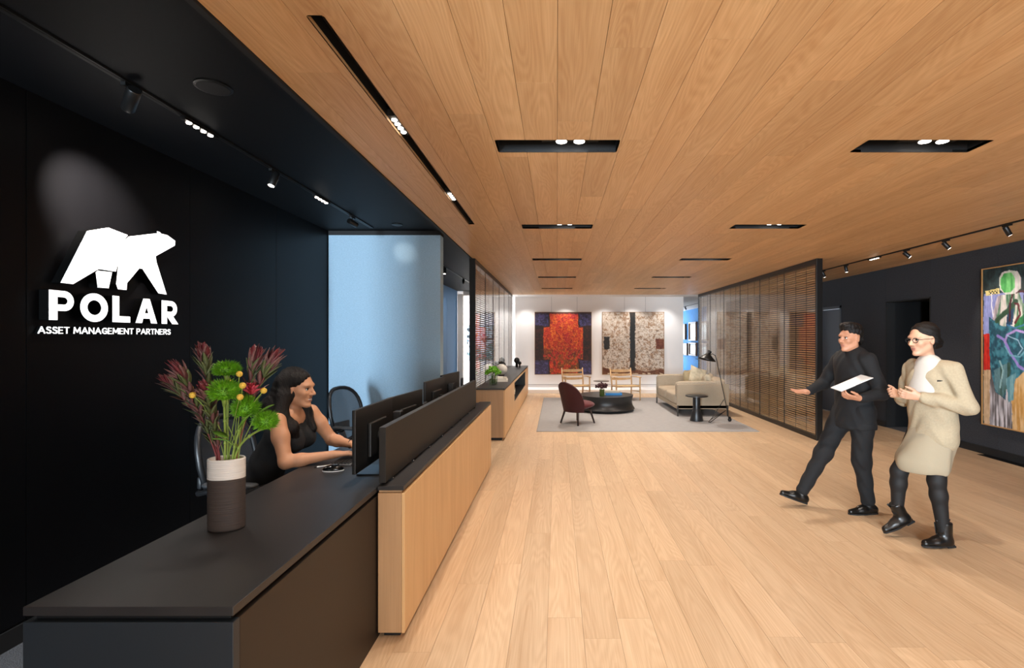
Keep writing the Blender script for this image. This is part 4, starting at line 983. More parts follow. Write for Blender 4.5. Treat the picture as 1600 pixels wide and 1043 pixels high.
# framed pictures on the bright blue wall
M_brown = mat('walnut_frame', '6A4A30', 0.5); M_pic = mat('picture_pale', 'D4E4F0', 0.4, noise=(6, 0.25)); M_mount = mat('picture_mount', 'EFF3F6', 0.7)
names = [('upper left', 22.4, 2.15, 1.46, 0.5), ('upper middle', 20.75, 2.19, 1.42, 0.55), ('upper right', 19.2, 2.17, 1.44, 0.5), ('lower left', 22.1, 1.30, 0.78, 0.5), ('lower middle', 20.75, 1.34, 0.80, 0.55), ('lower right', 19.2, 1.34, 0.80, 0.5)]
for nm, y, z1, z0, hw in names:
    t = thing('framed_picture', '%s pale framed picture on the bright blue corridor wall' % nm, 'picture', (XR, y, 0), group='framed pictures on the blue wall')
    for a in ((-hw, -hw+0.05, z0, z1), (hw-0.05, hw, z0, z1), (-hw+0.05, hw-0.05, z0, z0+0.05), (-hw+0.05, hw-0.05, z1-0.05, z1)): MB().box(-0.09, 0, *a).build('frame_bar', M_brown, t)
    MB().box(-0.03, -0.005, -hw+0.05, hw-0.05, z0+0.05, z1-0.05).build('mount', M_mount, t); MB().box(-0.034, -0.03, -hw+0.17, hw-0.17, z0+0.14, z1-0.14).build('print', M_pic, t)

# ------------------------------------------------------------------ rug
rug = thing('area_rug', 'large pale grey woven rug under the lounge seating', 'rug', (1.5, 10.52, 0))
M_rug = mat('rug_grey', '9C9A99', 0.95, noise=(9, 0.12, (1, 9, 1)), bump=(120, 0.3, (0.3, 2, 1)))
MB().bbox(-1.82, 1.82, -2.30, 2.30, 0.0, 0.010, 0.004).build('pile', M_rug, rug)
for a in ((-1.835, -1.82, -2.31, 2.31), (1.82, 1.835, -2.31, 2.31), (-1.82, 1.82, -2.31, -2.30), (-1.82, 1.82, 2.30, 2.31)): MB().box(*a, 0, 0.009).build('binding', mat('rug_binding', '8F8D8A', 0.9), rug)
RZ = 0.010
# ------------------------------------------------------------------ coffee table
ct = thing('coffee_table', 'large round black spool-shaped coffee table on the rug', 'coffee table', (1.04, 10.60, RZ))
M_ct = mat('black_lacquer', '1B1B1C', 0.36)
MB().lathe([(0.50, 0.0), (0.52, 0.012), (0.52, 0.03)], n=64).build('plinth', M_matte, ct, smooth='auto')
MB().lathe([(0.575, 0.03), (0.605, 0.045), (0.608, 0.06), (0.585, 0.09), (0.560, 0.14), (0.552, 0.19), (0.556, 0.25), (0.572, 0.305), (0.575, 0.318)], n=72).build('drum', M_ct, ct, smooth='auto')
MB().lathe([(0.575, 0.318), (0.578, 0.328), (0.575, 0.334), (0.3, 0.335)], n=72).build('table_top', M_ct, ct, smooth='auto')
TZ = RZ+0.335
fv = thing('flower_vase', 'small green glass vase on the coffee table', 'vase', (0.93, 10.28, TZ))
MB().lathe([(0.045, 0), (0.05, 0.01), (0.052, 0.13), (0.047, 0.13), (0.045, 0.012), (0, 0.012)], n=20).build('glass_wall', mat('vase_olive', '4A5A2A', 0.15), fv, smooth='auto'); MB().lathe([(0.053, 0.12), (0.055, 0.128), (0.053, 0.134)], n=20, cap=False).build('rim', mat('vase_olive', '4A5A2A', 0.15), fv, smooth=True)
fb = thing('dark_bouquet', 'small bunch of dark burgundy flowers in the coffee table vase', 'flowers', (0.93, 10.28, TZ+0.02))
b = MB(); r8 = random.Random(8)
for i in range(8):
    a = i*2.4; b.tube([(0.02*math.cos(a), 0.02*math.sin(a), 0.0), (0.05*math.cos(a), 0.05*math.sin(a), 0.17)], 0.003, 6)
b.build('stems', mat('stem_green', '5B7A2A', 0.5), fb)
for i in range(18):
    a = i*2.4; rr = math.sqrt(i/18)*0.115; q = MB()
    for k in range(5): q.ball((rr*math.cos(a)+r8.uniform(-.015, .015), rr*math.sin(a)+r8.uniform(-.015, .015), 0.225-rr*0.55+r8.uniform(-.02, .04)), r8.uniform(0.016, 0.026), 7, 5)
    q.build('blossom', mat('burgundy_petal', '3A1018', 0.6, noise=(30, 0.5)), fb, smooth=True)
def book(x, y, z, rz, sx, sy, sz, c, lb, group):
    t = thing('book', lb, 'book', (x, y, z), rz, group); m = mat('cover_'+c, c, 0.55)
    MB().bbox(-sx, sx, -sy, sy, 0, 0.004, 0.001).build('cover', m, t); MB().bbox(-sx, sx, -sy, sy, sz-0.004, sz, 0.001).build('cover', m, t)
    MB().box(-sx+0.004, sx-0.006, -sy+0.004, sy-0.006, 0.004, sz-0.004).build('pages', mat('pages', 'F2EDE2', 0.8), t); MB().bbox(-sx, sx, -sy, -sy+0.004, 0.004, sz-0.004, 0.001).build('spine', m, t); return t
book(1.18, 10.55, TZ, 0.08, 0.175, 0.13, 0.045, '2A7FC0', 'large blue book lying on the coffee table', 'books on the coffee table')
book(1.17, 10.56, TZ+0.045, -0.05, 0.16, 0.12, 0.035, 'A8A294', 'grey book lying on top of the blue book', 'books on the coffee table')

# ------------------------------------------------------------------ burgundy velvet chair (faces local +y)
vc = thing('velvet_chair', 'burgundy velvet shell chair with dark legs seen from behind', 'chair', (0.36, 8.98, RZ), math.radians(-46))
M_vel = mat('burgundy_velvet', '380A0E', 0.85, sheen=0.08, noise=(60, 0.2)); M_vel2 = mat('red_velvet_seat', '58181C', 0.85, sheen=0.15, noise=(60, 0.15))
mb = MB(); NU, NV = 17, 15; vs = []
for jv in range(NV):
    v_ = jv/(NV-1); zz = 0.225+0.535*v_
    hw_ = 0.265*(0.90+0.10*min(1, v_/0.3)) if v_ < 0.42 else 0.265*math.sqrt(max(0.0, 1-((v_-0.42)/0.585)**2.3))
    for iu in range(NU):
        s_ = -1+2*iu/(NU-1); xx = hw_*s_
        yy = -0.20-0.13*v_ + 0.17*(abs(xx)/0.265)**2.2*(1-0.35*v_); vs.append((xx, yy, zz))
fs = [(j_*NU+i_, j_*NU+i_+1, (j_+1)*NU+i_+1, (j_+1)*NU+i_) for j_ in range(NV-1) for i_ in range(NU-1)]
o = mb.add(vs, fs).build('shell_back', M_vel, vc, smooth=True); md = o.modifiers.new('thick', 'SOLIDIFY'); md.thickness = 0.045; md.offset = 0
md = o.modifiers.new('bev', 'BEVEL'); md.width = 0.016; md.segments = 3; md = o.modifiers.new('ss', 'SUBSURF'); md.levels = 1; md.render_levels = 1
s = SDF(); s.ell((0, 0.085, 0.335), (0.265, 0.26, 0.075), 0.03); s.ell((0, -0.02, 0.325), (0.22, 0.15, 0.065), 0.05); s.build('seat_cushion', M_vel2, vc, 0.012)
s = SDF(); s.ell((0, 0.04, 0.285), (0.21, 0.20, 0.04), 0.03); s.build('seat_base', M_vel, vc, 0.012)
for sx, sy in ((-1, -1), (1, -1), (-1, 1), (1, 1)):
    MB().tube([(sx*0.15, 0.02+sy*0.15, 0.28), (sx*0.215, 0.02+sy*0.215, 0.0)], [0.021, 0.014], 12).build('leg', mat('wenge', '2A1C18', 0.5), vc, smooth=True)
MB().ball((0.235, -0.12, 0.31), 0.008, 8, 6).build('stud', M_steel, vc, smooth=True)

# ------------------------------------------------------------------ oak armchairs (face local -y)
def armchair(x, y, rz, label):
    t = thing('oak_armchair', label, 'armchair', (x, y, 0.0 if y > 12.85 else RZ), rz, 'pale oak armchairs by the gallery wall')
    M = M_chairwood
    for sx in (-1, 1):
        MB().tube([(sx*0.255, 0.25, 0), (sx*0.265, 0.225, 0.38), (sx*0.275, 0.33, 0.765)], [0.014, 0.02, 0.014], 10).build('back_post', M, t, smooth=True)
        MB().tube([(sx*0.30, -0.27, 0), (sx*0.305, -0.25, 0.35), (sx*0.305, -0.245, 0.555)], [0.013, 0.02, 0.017], 10).build('leg', M, t, smooth=True)
        MB().tube([(sx*0.275, 0.27, 0.545), (sx*0.30, 0.0, 0.565), (sx*0.308, -0.28, 0.565)], [0.015, 0.024, 0.028], 10, flat=0.55).build('armrest', M, t, smooth=True)
        MB().tube([(sx*0.265, 0.23, 0.33), (sx*0.30, -0.25, 0.36)], 0.016, 8).build('side_rail', M, t, smooth=True)
        MB().tube([(sx*0.262, 0.235, 0.2), (sx*0.302, -0.255, 0.22)], 0.011, 8).build('stretcher', M, t, smooth=True)
    for z, hh, yy in ((0.70, 0.036, 0.312), (0.60, 0.032, 0.285), (0.50, 0.030, 0.26)):
        mb = MB(); n = 13; vv = []; ff = []
        for i in range(n):
            s_ = -1+2*i/(n-1); yc = yy+0.05*(1-s_*s_); zc = z-0.012*(1-s_*s_)
            for dy, dz in ((-0.008, -hh), (0.008, -hh), (0.008, hh), (-0.008, hh)): vv.append((s_*0.268, yc+dy, zc+dz*(1-0.25*s_*s_)))
        for i in range(n-1):
            for k in range(4): ff.append((i*4+k, i*4+(k+1) % 4, (i+1)*4+(k+1) % 4, (i+1)*4+k))
        ff += [(3, 2, 1, 0), tuple((n-1)*4+k for k in range(4))]
        mb.add(vv, ff).build('back_slat', M, t, smooth='auto')
    MB().tube([(-0.30, -0.255, 0.345), (0.30, -0.255, 0.345)], 0.018, 8).build('front_rail', M, t, smooth=True); MB().tube([(-0.265, 0.235, 0.315), (0.265, 0.235, 0.315)], 0.016, 8).build('back_rail', M, t, smooth=True)
    mb = MB(); n = 25; vv = []
    for jy in range(2):
        for i in range(n): pass
    for i in range(n):
        s_ = -1+2*i/(n-1)
        for jy in range(9):
            q = jy/8; w_ = 0.30-0.035*q; zz = 0.368-0.03*q-0.018*math.sin(PI*q)*(1-s_*s_); vv.append((s_*w_, -0.26+0.50*q, zz+(0.003 if i % 2 else 0)))
    ff = [(i*9+k, i*9+k+1, (i+1)*9+k+1, (i+1)*9+k) for i in range(n-1) for k in range(8)]
    o = mb.add(vv, ff).build('woven_seat', mat('paper_cord', 'C9AE82', 0.85, noise=(120, 0.2, (3, 1, 1))), t, smooth=True); md = o.modifiers.new('thick', 'SOLIDIFY'); md.thickness = 0.03
    return t
armchair(0.46, 12.50, math.radians(12), 'pale oak armchair in front of the red cross painting')
armchair(1.69, 12.42, math.radians(12), 'pale oak armchair in front of the cream and brown painting')
st = thing('side_table', 'thin-topped metal side table between the two oak armchairs', 'side table', (1.10, 12.35, RZ))
MB().lathe([(0.19, 0.455), (0.195, 0.46), (0.195, 0.468), (0.19, 0.472)], n=36).build('table_top', mat('grey_stone_top', '6E6862', 0.35), st, smooth='auto')
MB().tube([(0, 0, 0.455), (0, 0, 0.012)], 0.013, 10).build('stem', M_metal, st, smooth=True); MB().lathe([(0.14, 0), (0.14, 0.008), (0.02, 0.014)], n=28).build('base', M_metal, st, smooth='auto')

# ------------------------------------------------------------------ sofa (faces -x)
sf = thing('sofa', 'beige linen sofa with thin metal legs beside the glass screen', 'sofa', (2.85, 10.78, RZ))
M_lin = mat('beige_linen', '9E8E78', 0.9, noise=(140, 0.12), bump=(300, 0.25)); M_lin2 = mat('beige_linen_cushion', 'A69782', 0.9, noise=(90, 0.12), bump=(9, 0.4))
y0, y1 = -1.03, 1.03
def softbox(name, x0, x1, ya, yb, z0, z1, m, parent, puff=0.02, r=0.045):
    bm = bmesh.new(); bmesh.ops.create_cube(bm, size=1); bmesh.ops.subdivide_edges(bm, edges=bm.edges[:], cuts=5, use_grid_fill=True)
    rr = random.Random(hash(name) % 97)
    for v in bm.verts:
        c = v.co*2; ex = [1-abs(c[i])**4 for i in range(3)]
        p = Vector((x0+(c.x+1)/2*(x1-x0), ya+(c.y+1)/2*(yb-ya), z0+(c.z+1)/2*(z1-z0)))
        if abs(c.z) > 0.99: p.z += math.copysign(puff*ex[0]*ex[1], c.z)
        if abs(c.x) > 0.99: p.x += math.copysign(puff*0.6*ex[1]*ex[2], c.x)
        if abs(c.y) > 0.99: p.y += math.copysign(puff*0.6*ex[0]*ex[2], c.y)
        p += Vector([rr.uniform(-0.004, 0.004) for _ in range(3)]); v.co = p
    me = bpy.data.meshes.new(name); bm.to_mesh(me); bm.free()
    o = link(name, me, m, parent, smooth=True); md = o.modifiers.new('ss', 'SUBSURF'); md.levels = 2; md.render_levels = 2; return o
MB().bbox(-0.50, 0.50, y0, y1, 0.14, 0.22, 0.01).build('base_frame', M_lin, sf)
MB().bbox(-0.505, -0.49, y0+0.02, y1-0.02, 0.20, 0.214, 0.003).build('piping', M_lin, sf)
for ya, nm in ((y0, 'arm'), (y1-0.055, 'arm')):
    MB().bbox(-0.50, 0.52, ya, ya+0.055, 0.14, 0.625, 0.018).build('arm', M_lin, sf, smooth='auto')
MB().bbox(0.465, 0.52, y0+0.055, y1-0.055, 0.22, 0.625, 0.018).build('back_frame', M_lin, sf, smooth='auto')
softbox('arm_cushion', -0.49, 0.30, y0+0.05, y0+0.19, 0.36, 0.665, M_lin2, sf); softbox('arm_cushion', -0.49, 0.30, y1-0.19, y1-0.05, 0.36, 0.665, M_lin2, sf)
softbox('seat_cushion', -0.50, 0.30, y0+0.19, -0.005, 0.215, 0.42, M_lin2, sf, 0.03); softbox('seat_cushion', -0.50, 0.30, 0.005, y1-0.19, 0.215, 0.42, M_lin2, sf, 0.03)
softbox('back_cushion', 0.25, 0.47, y0+0.06, -0.01, 0.38, 0.71, M_lin2, sf, 0.03); softbox('back_cushion', 0.25, 0.47, 0.01, y1-0.06, 0.38, 0.71, M_lin2, sf, 0.03)
for x, y in ((-0.485, y0+0.012), (-0.485, y1-0.012), (0.49, y0+0.012), (0.49, y1-0.012)):
    MB().bbox(x-0.014, x+0.014, y-0.014, y+0.014, 0.0, 0.215, 0.003).build('leg', mat('leg_gunmetal', '4A4642', 0.35, metal=0.8), sf)
def pillow(x, y, z, rot, size, m, label):
    t = thing('throw_pillow', label, 'pillow', (x, y, z), group='throw pillows on the sofa'); t.rotation_euler = rot
    n = 13; vv = []; ff = []
    for sgn in (1, -1):
        for j_ in range(n):
            for i_ in range(n):
                a, b = -1+2*i_/(n-1), -1+2*j_/(n-1); e = ((1-a**4)*(1-b**4))**0.6; pin = 1-0.10*(1-abs(a)**2)*abs(b)**4-0.0
                pin2 = 1-0.10*(1-abs(b)**2)*abs(a)**4
                vv.append((a*size*pin2, sgn*0.085*e, b*size*pin))
    for k in range(2):
        for j_ in range(n-1):
            for i_ in range(n-1): q = k*n*n+j_*n+i_; ff.append((q, q+1, q+n+1, q+n))
    mb = MB().add(vv, ff); me = mesh_of(mb, 'pillow_cover', m, True); bm = bmesh.new(); bm.from_mesh(me); bmesh.ops.remove_doubles(bm, verts=bm.verts[:], dist=0.0005); bmesh.ops.recalc_face_normals(bm, faces=bm.faces[:]); bm.to_mesh(me); bm.free()
    inst(me, 'cover', t); bd = [(a*size, 0, b*size) for a, b in ((-1,-1),(-.5,-.92),(0,-.9),(.5,-.92),(1,-1),(.92,-.5),(.9,0),(.92,.5),(1,1),(.5,.92),(0,.9),(-.5,.92),(-1,1),(-.92,.5),(-.9,0),(-.92,-.5),(-1,-1))]
    MB().tube(bd, 0.006, 6, cap=False).build('piping', m, t, smooth=True)
M_pp = mat('patterned_pillow', 'C4B89E', 0.9, noise=(7, 0.35)); M_pq = mat('sand_pillow', 'A89878', 0.9, noise=(60, 0.1)); M_pr = mat('cream_pillow', 'B8AB94', 0.9, noise=(40, 0.1))
pillow(3.02, 10.72, 0.70, (math.radians(-8), math.radians(18), math.radians(20)), 0.21, M_pp, 'patterned cream pillow standing on its corner on the sofa')
pillow(2.93, 11.05, 0.64, (math.radians(-8), math.radians(0), math.radians(50)), 0.20, M_pq, 'plain sand pillow behind the patterned one on the sofa')
pillow(3.12, 10.18, 0.63, (math.radians(-10), 0, math.radians(60)), 0.19, M_pr, 'cream pillow at the near end of the sofa')

# ------------------------------------------------------------------ black side table and floor lamp
bt = thing('pedestal_table', 'round black pedestal side table in front of the sofa', 'side table', (2.59, 9.25, RZ))
MB().lathe([(0.195, 0.448), (0.205, 0.452), (0.205, 0.466), (0.2, 0.47)], n=40).build('table_top', M_ct, bt, smooth='auto')
MB().lathe([(0.122, 0.0), (0.124, 0.008), (0.072, 0.215), (0.068, 0.225), (0.068, 0.448)], n=32).build('pedestal', M_ct, bt, smooth='auto')
MB().lathe([(0.07, 0.212), (0.0705, 0.22)], n=32, cap=False).build('seam', M_matte, bt)
fl = thing('floor_lamp', 'slender black tripod floor lamp with conical shade beside the sofa', 'floor lamp', (3.17, 9.15, RZ))
def L3(px, py, Y): q = PX(px, py, Y); return (q[0]-3.17, q[1]-9.15, q[2]-RZ)
MB().tube([L3(1139, 655, 9.15), L3(1134, 630, 9.15), L3(1119.5, 561, 9.15), L3(1117.5, 555, 9.15), L3(1113, 552.5, 9.15), L3(1111, 554, 9.15)], 0.0075, 8).build('pole', M_metal, fl, smooth=True)
fy = 9.15
MB().tube([L3(1131, 624, 9.15), L3(1113, 652, 9.12), (L3(1107, 662, 9.06)[0], -0.09, 0.006), (L3(1109, 662, 9.0)[0], -0.15, 0.006), L3(1134, 641, 9.13)], 0.006, 8).build('front_leg', M_metal, fl, smooth=True)
MB().tube([L3(1134, 641, 9.15), L3(1119, 650, 9.3), (L3(1112, 655, 9.4)[0], 0.25, 0.006)], 0.006, 8).build('rear_leg', M_metal, fl, smooth=True)
MB().ball((0.0, 0, 0.036), 0.034, 14, 10).build('weight', M_metal, fl, smooth=True); MB().tube([(0, -0.02, 0.075), (0, 0.02, 0.075)], 0.016, 10).build('collar', M_metal, fl)
a, b = Vector(L3(1109.5, 548, 9.15)), Vector(L3(1101, 561, 9.15)); d = (b-a).normalized()
MB().tube([a, a+d*0.075, a+d*0.085], [0.036, 0.038, 0.045], 18).build('neck', M_metal, fl, smooth='auto')
d2_ = (d*0.35+Vector((-0.10, -0.05, -1.0))).normalized(); p0 = a+d*0.07
o = MB().tube([p0, p0+d2_*0.03, p0+d2_*0.085, p0+d2_*0.11], [0.045, 0.075, 0.145, 0.165], 32, cap=False).build('shade', M_metal, fl, smooth=True); md = o.modifiers.new('thick', 'SOLIDIFY'); md.thickness = 0.003
MB().ball(tuple(p0+d2_*0.06), 0.028, 10, 8).build('bulb', mat('bulb_glass', 'EFE6D6', 0.3), fl, smooth=True)
q = Vector(L3(1111, 554, 9.15)); MB().tube([q, a+d*0.03], 0.006, 8).build('joint', mat('brass', 'B08A4A', 0.3, metal=1.0), fl)
tip = p0+d2_*0.11+Vector((-0.16, 0, 0.012)); MB().tube([tip, tip+Vector((-0.05, -0.01, 0.012))], [0.006, 0.004], 8).build('handle', M_metal, fl)

# ------------------------------------------------------------------ vase of flowers on the desk
VX, VY = -1.333, 2.015
va = thing('flower_vase', 'tall oval vase, white glazed rim over dark brown clay, on the desk', 'vase', (VX, VY, DZ), math.radians(8))
def ov(prof, m, nm, sm_=True): return MB().lathe(prof, n=40, sx=1.0, sy=0.72).build(nm, m, va, smooth=sm_)
zs = np.linspace(0, 0.205, 30); M_clay = mat('brown_clay', '3B312C', 0.7, noise=(30, 0.15, (0.4, 0.4, 6)), bump=(40, 0.25, (0.2, 0.2, 8)))
ov([(0.060, 0.0), (0.067, 0.004)]+[(0.0685+0.0004*math.sin(i*2.1), z) for i, z in enumerate(zs[1:])], M_clay, 'clay_body')
zs = np.linspace(0.2055, 0.283, 26); ov([(0.0690+0.0006*math.sin(i*2.2), z) for i, z in enumerate(zs)]+[(0.066, 0.286), (0.062, 0.283), (0.061, 0.2)], mat('white_glaze', 'D6D2CC', 0.35, noise=(30, 0.08, (0.3, 0.3, 8)), bump=(60, 0.3, (0.15, 0.15, 6))), 'glazed_rim')
VT = DZ+0.283
M_lf = [mat('leaf_olive', '56603A', 0.55, noise=(25, 0.25)), mat('leaf_red', '6B2A30', 0.5, noise=(25, 0.3)), mat('leaf_mauve', '6E4A48', 0.55, noise=(20, 0.3)), mat('leaf_green', '5E8A2E', 0.5, noise=(15, 0.2))]
M_redst = mat('stem_red', '7A3034', 0.5); M_gst = mat('stem_pale_green', '86A04A', 0.45)
def leaf_mesh(m, wid=0.16, cup=0.10, n=6):
    vv = []; ff = []
    for i in range(n+1):
        s_ = i/n; w_ = wid*math.sin(PI*min(1, s_*0.97+0.03))**0.8*(1 if s_ < 0.98 else 0.15)*0.5; zc = 0.10*math.sin(PI*s_)*0.6
        for k, (q, h_) in enumerate(((-1, cup*w_*4), (0, 0), (1, cup*w_*4), (0, 0.014))): vv.append((q*w_, s_, zc*0+h_+0.12*s_*s_*(1-s_)))
    for i in range(n):
        for k in range(4): ff.append((i*4+k, i*4+(k+1) % 4, (i+1)*4+(k+1) % 4, (i+1)*4+k))
    ff += [(0, 1, 2, 3), tuple(n*4+k for k in (3, 2, 1, 0))]
    return mesh_of(MB().add(vv, ff), 'leaf', m, True)
LEAF = [leaf_mesh(m, wd) for m, wd in zip(M_lf, (0.32, 0.40, 0.34, 0.36))]
def aim(d, roll=0.0):
    d = Vector(d).normalized(); up = Vector((0, 0, 1)); x = d.cross(up); x = x.normalized() if x.length > 1e-3 else Vector((1, 0, 0)); z = x.cross(d)
    R = Matrix((x, d, z)).transposed(); return (R @ Matrix.Rotation(roll, 3, 'Y')).to_euler()
def put_leaf(k, parent, p, d, L_, roll=0, nm='leaf'):
    return inst(LEAF[k], nm, parent, p, aim(d, roll), (L_, L_, L_))
def bez(a, b, c, n=14): return [(Vector(a)*(1-t)**2+Vector(b)*2*t*(1-t)+Vector(c)*t*t) for t in np.linspace(0, 1, n)]
rf = random.Random(21)
def via(s0, start, tip, n, bow=0.0):
    """from the vase floor straight through the mouth of the vase, then a curve to the tip"""
    dx = max(-0.040, min(0.040, start[0]+(tip.x-VX)*0.16)); dy = max(-0.026, min(0.026, start[1])); rim = Vector((VX+dx, VY+dy, VT+0.004)); dl = (tip-rim).length
    ctl = rim+(rim-s0).normalized()*dl*0.35+(tip-rim)*0.15+Vector((bow*0.5, 0, 0)); q = bez(rim, ctl, tip, n-3)
    return [Vector((0, 0, 0)), (rim-s0)*0.5, (rim-s0)*0.85]+[p-s0 for p in q]
def vpt(px, py, Y): q = PX(px, py, Y); return Vector((q[0], q[1], q[2]))
def protea_stem(px, py, Y, start, label, nleaf=22, big=1.0, bare=0.12, bow=0.0):
    """leucadendron: red stem, small olive leaves, a cup of long red bracts at the tip"""
    tip = vpt(px, py, Y); s0 = Vector((VX+start[0], VY+start[1], DZ+0.06)); t = thing('leucadendron_stem', label, 'flower', s0, group='burgundy leucadendron stems in the vase')
    mid = (s0+tip)/2+Vector((bow, 0, 0.03)); rim = s0+Vector((start[0]*0.6, start[1]*0.6, 0.225))
    pts = via(s0, start, tip, 16, bow)
    MB().tube(pts, [0.0036-0.0012*i/15 for i in range(16)], 6).build('stem', M_redst, t, smooth=True)
    for i in range(nleaf):
        f = 0.24+bare*0.6+(0.75-bare*0.6)*i/nleaf; f = min(f, 0.985); k = f*15; i0 = int(k); p = pts[i0].lerp(pts[min(15, i0+1)], k-i0)
        ax = (pts[min(15, i0+1)]-pts[max(0, i0-1)]).normalized(); a = i*2.4+rf.uniform(-.3, .3); o1 = ax.orthogonal().normalized(); o2 = ax.cross(o1)
        d = ax*1.0+(o1*math.cos(a)+o2*math.sin(a))*0.55
        put_leaf(rf.choice((0, 0, 2, 2 if f > .5 else 0)), t, p, d, rf.uniform(0.044, 0.058)*(0.75+0.55*f)*big, rf.uniform(-.4, .4))
    ax = (pts[-1]-pts[-3]).normalized(); o1 = ax.orthogonal().normalized(); o2 = ax.cross(o1)
    for ring_, (n, sp, L_, kk) in enumerate(((4, 0.10, 0.078, 1), (5, 0.20, 0.092, 1), (6, 0.34, 0.092, 2), (6, 0.52, 0.075, 0))):
        for i in range(n):
            a = 2*PI*i/n+ring_*0.5; d = ax+(o1*math.cos(a)+o2*math.sin(a))*sp
            put_leaf(kk, t, pts[-1]-ax*0.022*ring_*0.7, d, L_*big*rf.uniform(.9, 1.1), rf.uniform(-.2, .2), 'bract')
    return t
for a in ((283, 592, 1.95, (-0.035, 0.0), 'leucadendron stem leaning farthest left out of the vase', 40, 1.05, 0.1, -0.06), (268, 605, 2.02, (-0.045, 0.01), 'shorter leucadendron stem at the left edge of the bouquet', 34, 0.95, 0.1, -0.05),
          (318, 566, 2.05, (-0.02, 0.015), 'tall upright leucadendron stem with an open red crown', 34, 1.15, 0.15, -0.02), (322, 622, 1.93, (-0.012, -0.02), 'short leucadendron stem in the centre left of the bouquet', 28, 1.0, 0.1, -0.01),
          (398, 572, 2.10, (0.03, 0.01), 'leucadendron stem at the upper right of the bouquet', 18, 1.15, 0.5, 0.0), (421, 575, 2.08, (0.04, 0.0), 'leucadendron stem farthest to the upper right', 18, 1.15, 0.5, 0.02)):
    protea_stem(*a)
M_fuzz = mat('dianthus_green', '5E9A12', 0.6, noise=(60, 0.35)); M_yel = mat('craspedia_yellow', 'D8B648', 0.7, noise=(200, 0.3)); M_pink = mat('protea_pink', 'C8485A', 0.55, noise=(40, 0.3)); M_pinkd = mat('protea_crimson', '8E1226', 0.55)
def fuzz_head(c, r, seed, sq=0.85, n=850):
    rr = random.Random(seed); mb = MB(); mb.ball(c, (r*0.74, r*0.74, r*0.74*sq), 16, 10)
    for i in range(n):
        z = 1-1.75*(i+0.5)/n; a = i*2.399963; q = math.sqrt(max(0, 1-z*z)); d = Vector((q*math.cos(a), q*math.sin(a), z*sq)); d += Vector([rr.uniform(-.16, .16) for _ in range(3)])
        o1 = d.orthogonal().normalized()*r*0.035; o2 = d.normalized().cross(o1.normalized())*r*0.035; b = Vector(c)+d*r*0.66; tp = Vector(c)+d*r*rr.uniform(0.92, 1.10)+Vector((0, 0, 0.05*r))
        mb.add([b+o1, b-o1*0.5+o2, b-o1*0.5-o2, tp], [(0, 1, 3), (1, 2, 3), (2, 0, 3)])
    return mb
for i, (px, py, Y, r, st0, lb, sq) in enumerate(((354, 577, 2.08, 0.055, (0.0, 0.02), 'flattened green dianthus pompom at the top of the bouquet', 0.62), (350, 611, 1.94, 0.060, (0.0, -0.02), 'largest green dianthus pompom in the middle of the bouquet', 0.78), (384, 637, 2.0, 0.054, (0.02, -0.015), 'green dianthus pompom right of the middle of the bouquet', 0.9), (415, 658, 1.98, 0.050, (0.035, -0.01), 'lowest green dianthus pompom hanging to the right', 0.85))):
    hd = vpt(px, py, Y); s0 = Vector((VX+st0[0], VY+st0[1], DZ+0.06)); t = thing('dianthus_stem', lb, 'flower', s0, group='green dianthus pompoms in the vase')
    pts = via(s0, st0, hd-Vector((0, 0, r*0.5)), 12); MB().tube(pts, 0.0042, 8).build('stem', M_gst, t, smooth=True)
    for f in (5, 8): MB().ball(tuple(pts[f]), (0.0062, 0.0062, 0.008), 8, 6).build('node', M_gst, t, smooth=True)
    tag(fuzz_head(hd-s0, r, 60+i, sq).build('flower_head', M_fuzz, t, fixn=False), kind='stuff')
    MB().tube([pts[-2], hd-s0], [0.006, 0.014], 8).build('calyx', M_gst, t, smooth=True)
for i, (px, py, Y, lb) in enumerate(((374, 584, 1.99, 'highest yellow billy button, right of the top green pompom'), (379, 602, 1.92, 'yellow billy button in front of the pink protea'), (375, 620, 1.90, 'yellow billy button lowest among the right-hand three'), (412, 610, 1.99, 'orange-yellow billy button at the right of the protea'), (359, 597, 2.02, 'yellow billy button half hidden behind the big green pompom'), (301, 617, 1.90, 'yellow billy button left of centre among red leaves'), (297, 606, 2.0, 'small yellow billy button behind the left stems'))):
    hd = vpt(px, py, Y); s0 = Vector((VX+0.02*math.cos(i*1.3), VY+0.015*math.sin(i*1.3), DZ+0.06)); t = thing('craspedia_stem', lb, 'flower', s0, group='yellow billy buttons in the vase')
    pts = via(s0, (0.02*math.cos(i*1.3), 0.015*math.sin(i*1.3)), hd, 12); MB().tube(pts, 0.0018, 6).build('stem', M_gst, t, smooth=True)
    s = SDF(); s.ell(tuple(hd-s0), 0.0120, 0.004); s.build('button', M_yel, t, 0.0025, disp=lambda X, Y, Z: 0.0006*np.sin(1400*X)*np.sin(1400*Y+1)*np.sin(1400*Z))
hd = vpt(393, 606, 2.03); s0 = Vector((VX+0.025, VY+0.01, DZ+0.06)); t = thing('protea_stem', 'pink protea bloom on the right of the bouquet', 'flower', s0)
pts = via(s0, (0.025, 0.01), hd-Vector((0, 0, 0.03)), 12); MB().tube(pts, 0.005, 8).build('stem', M_gst, t, smooth=True)
LP, LPd = leaf_mesh(M_pink, 0.42), leaf_mesh(M_pinkd, 0.42)
for rg, (n, sp, L_) in enumerate(((8, 0.35, 0.055), (11, 0.8, 0.055), (12, 1.5, 0.05))):
    for i in range(n):
        a = 2*PI*i/n+rg*0.4; inst(LPd if (rg == 0 or i % 4 == 0) else LP, 'petal', t, hd-s0-Vector((0, 0, 0.028)), aim((sp*math.cos(a), sp*math.sin(a), 1.0)), (L_,)*3)
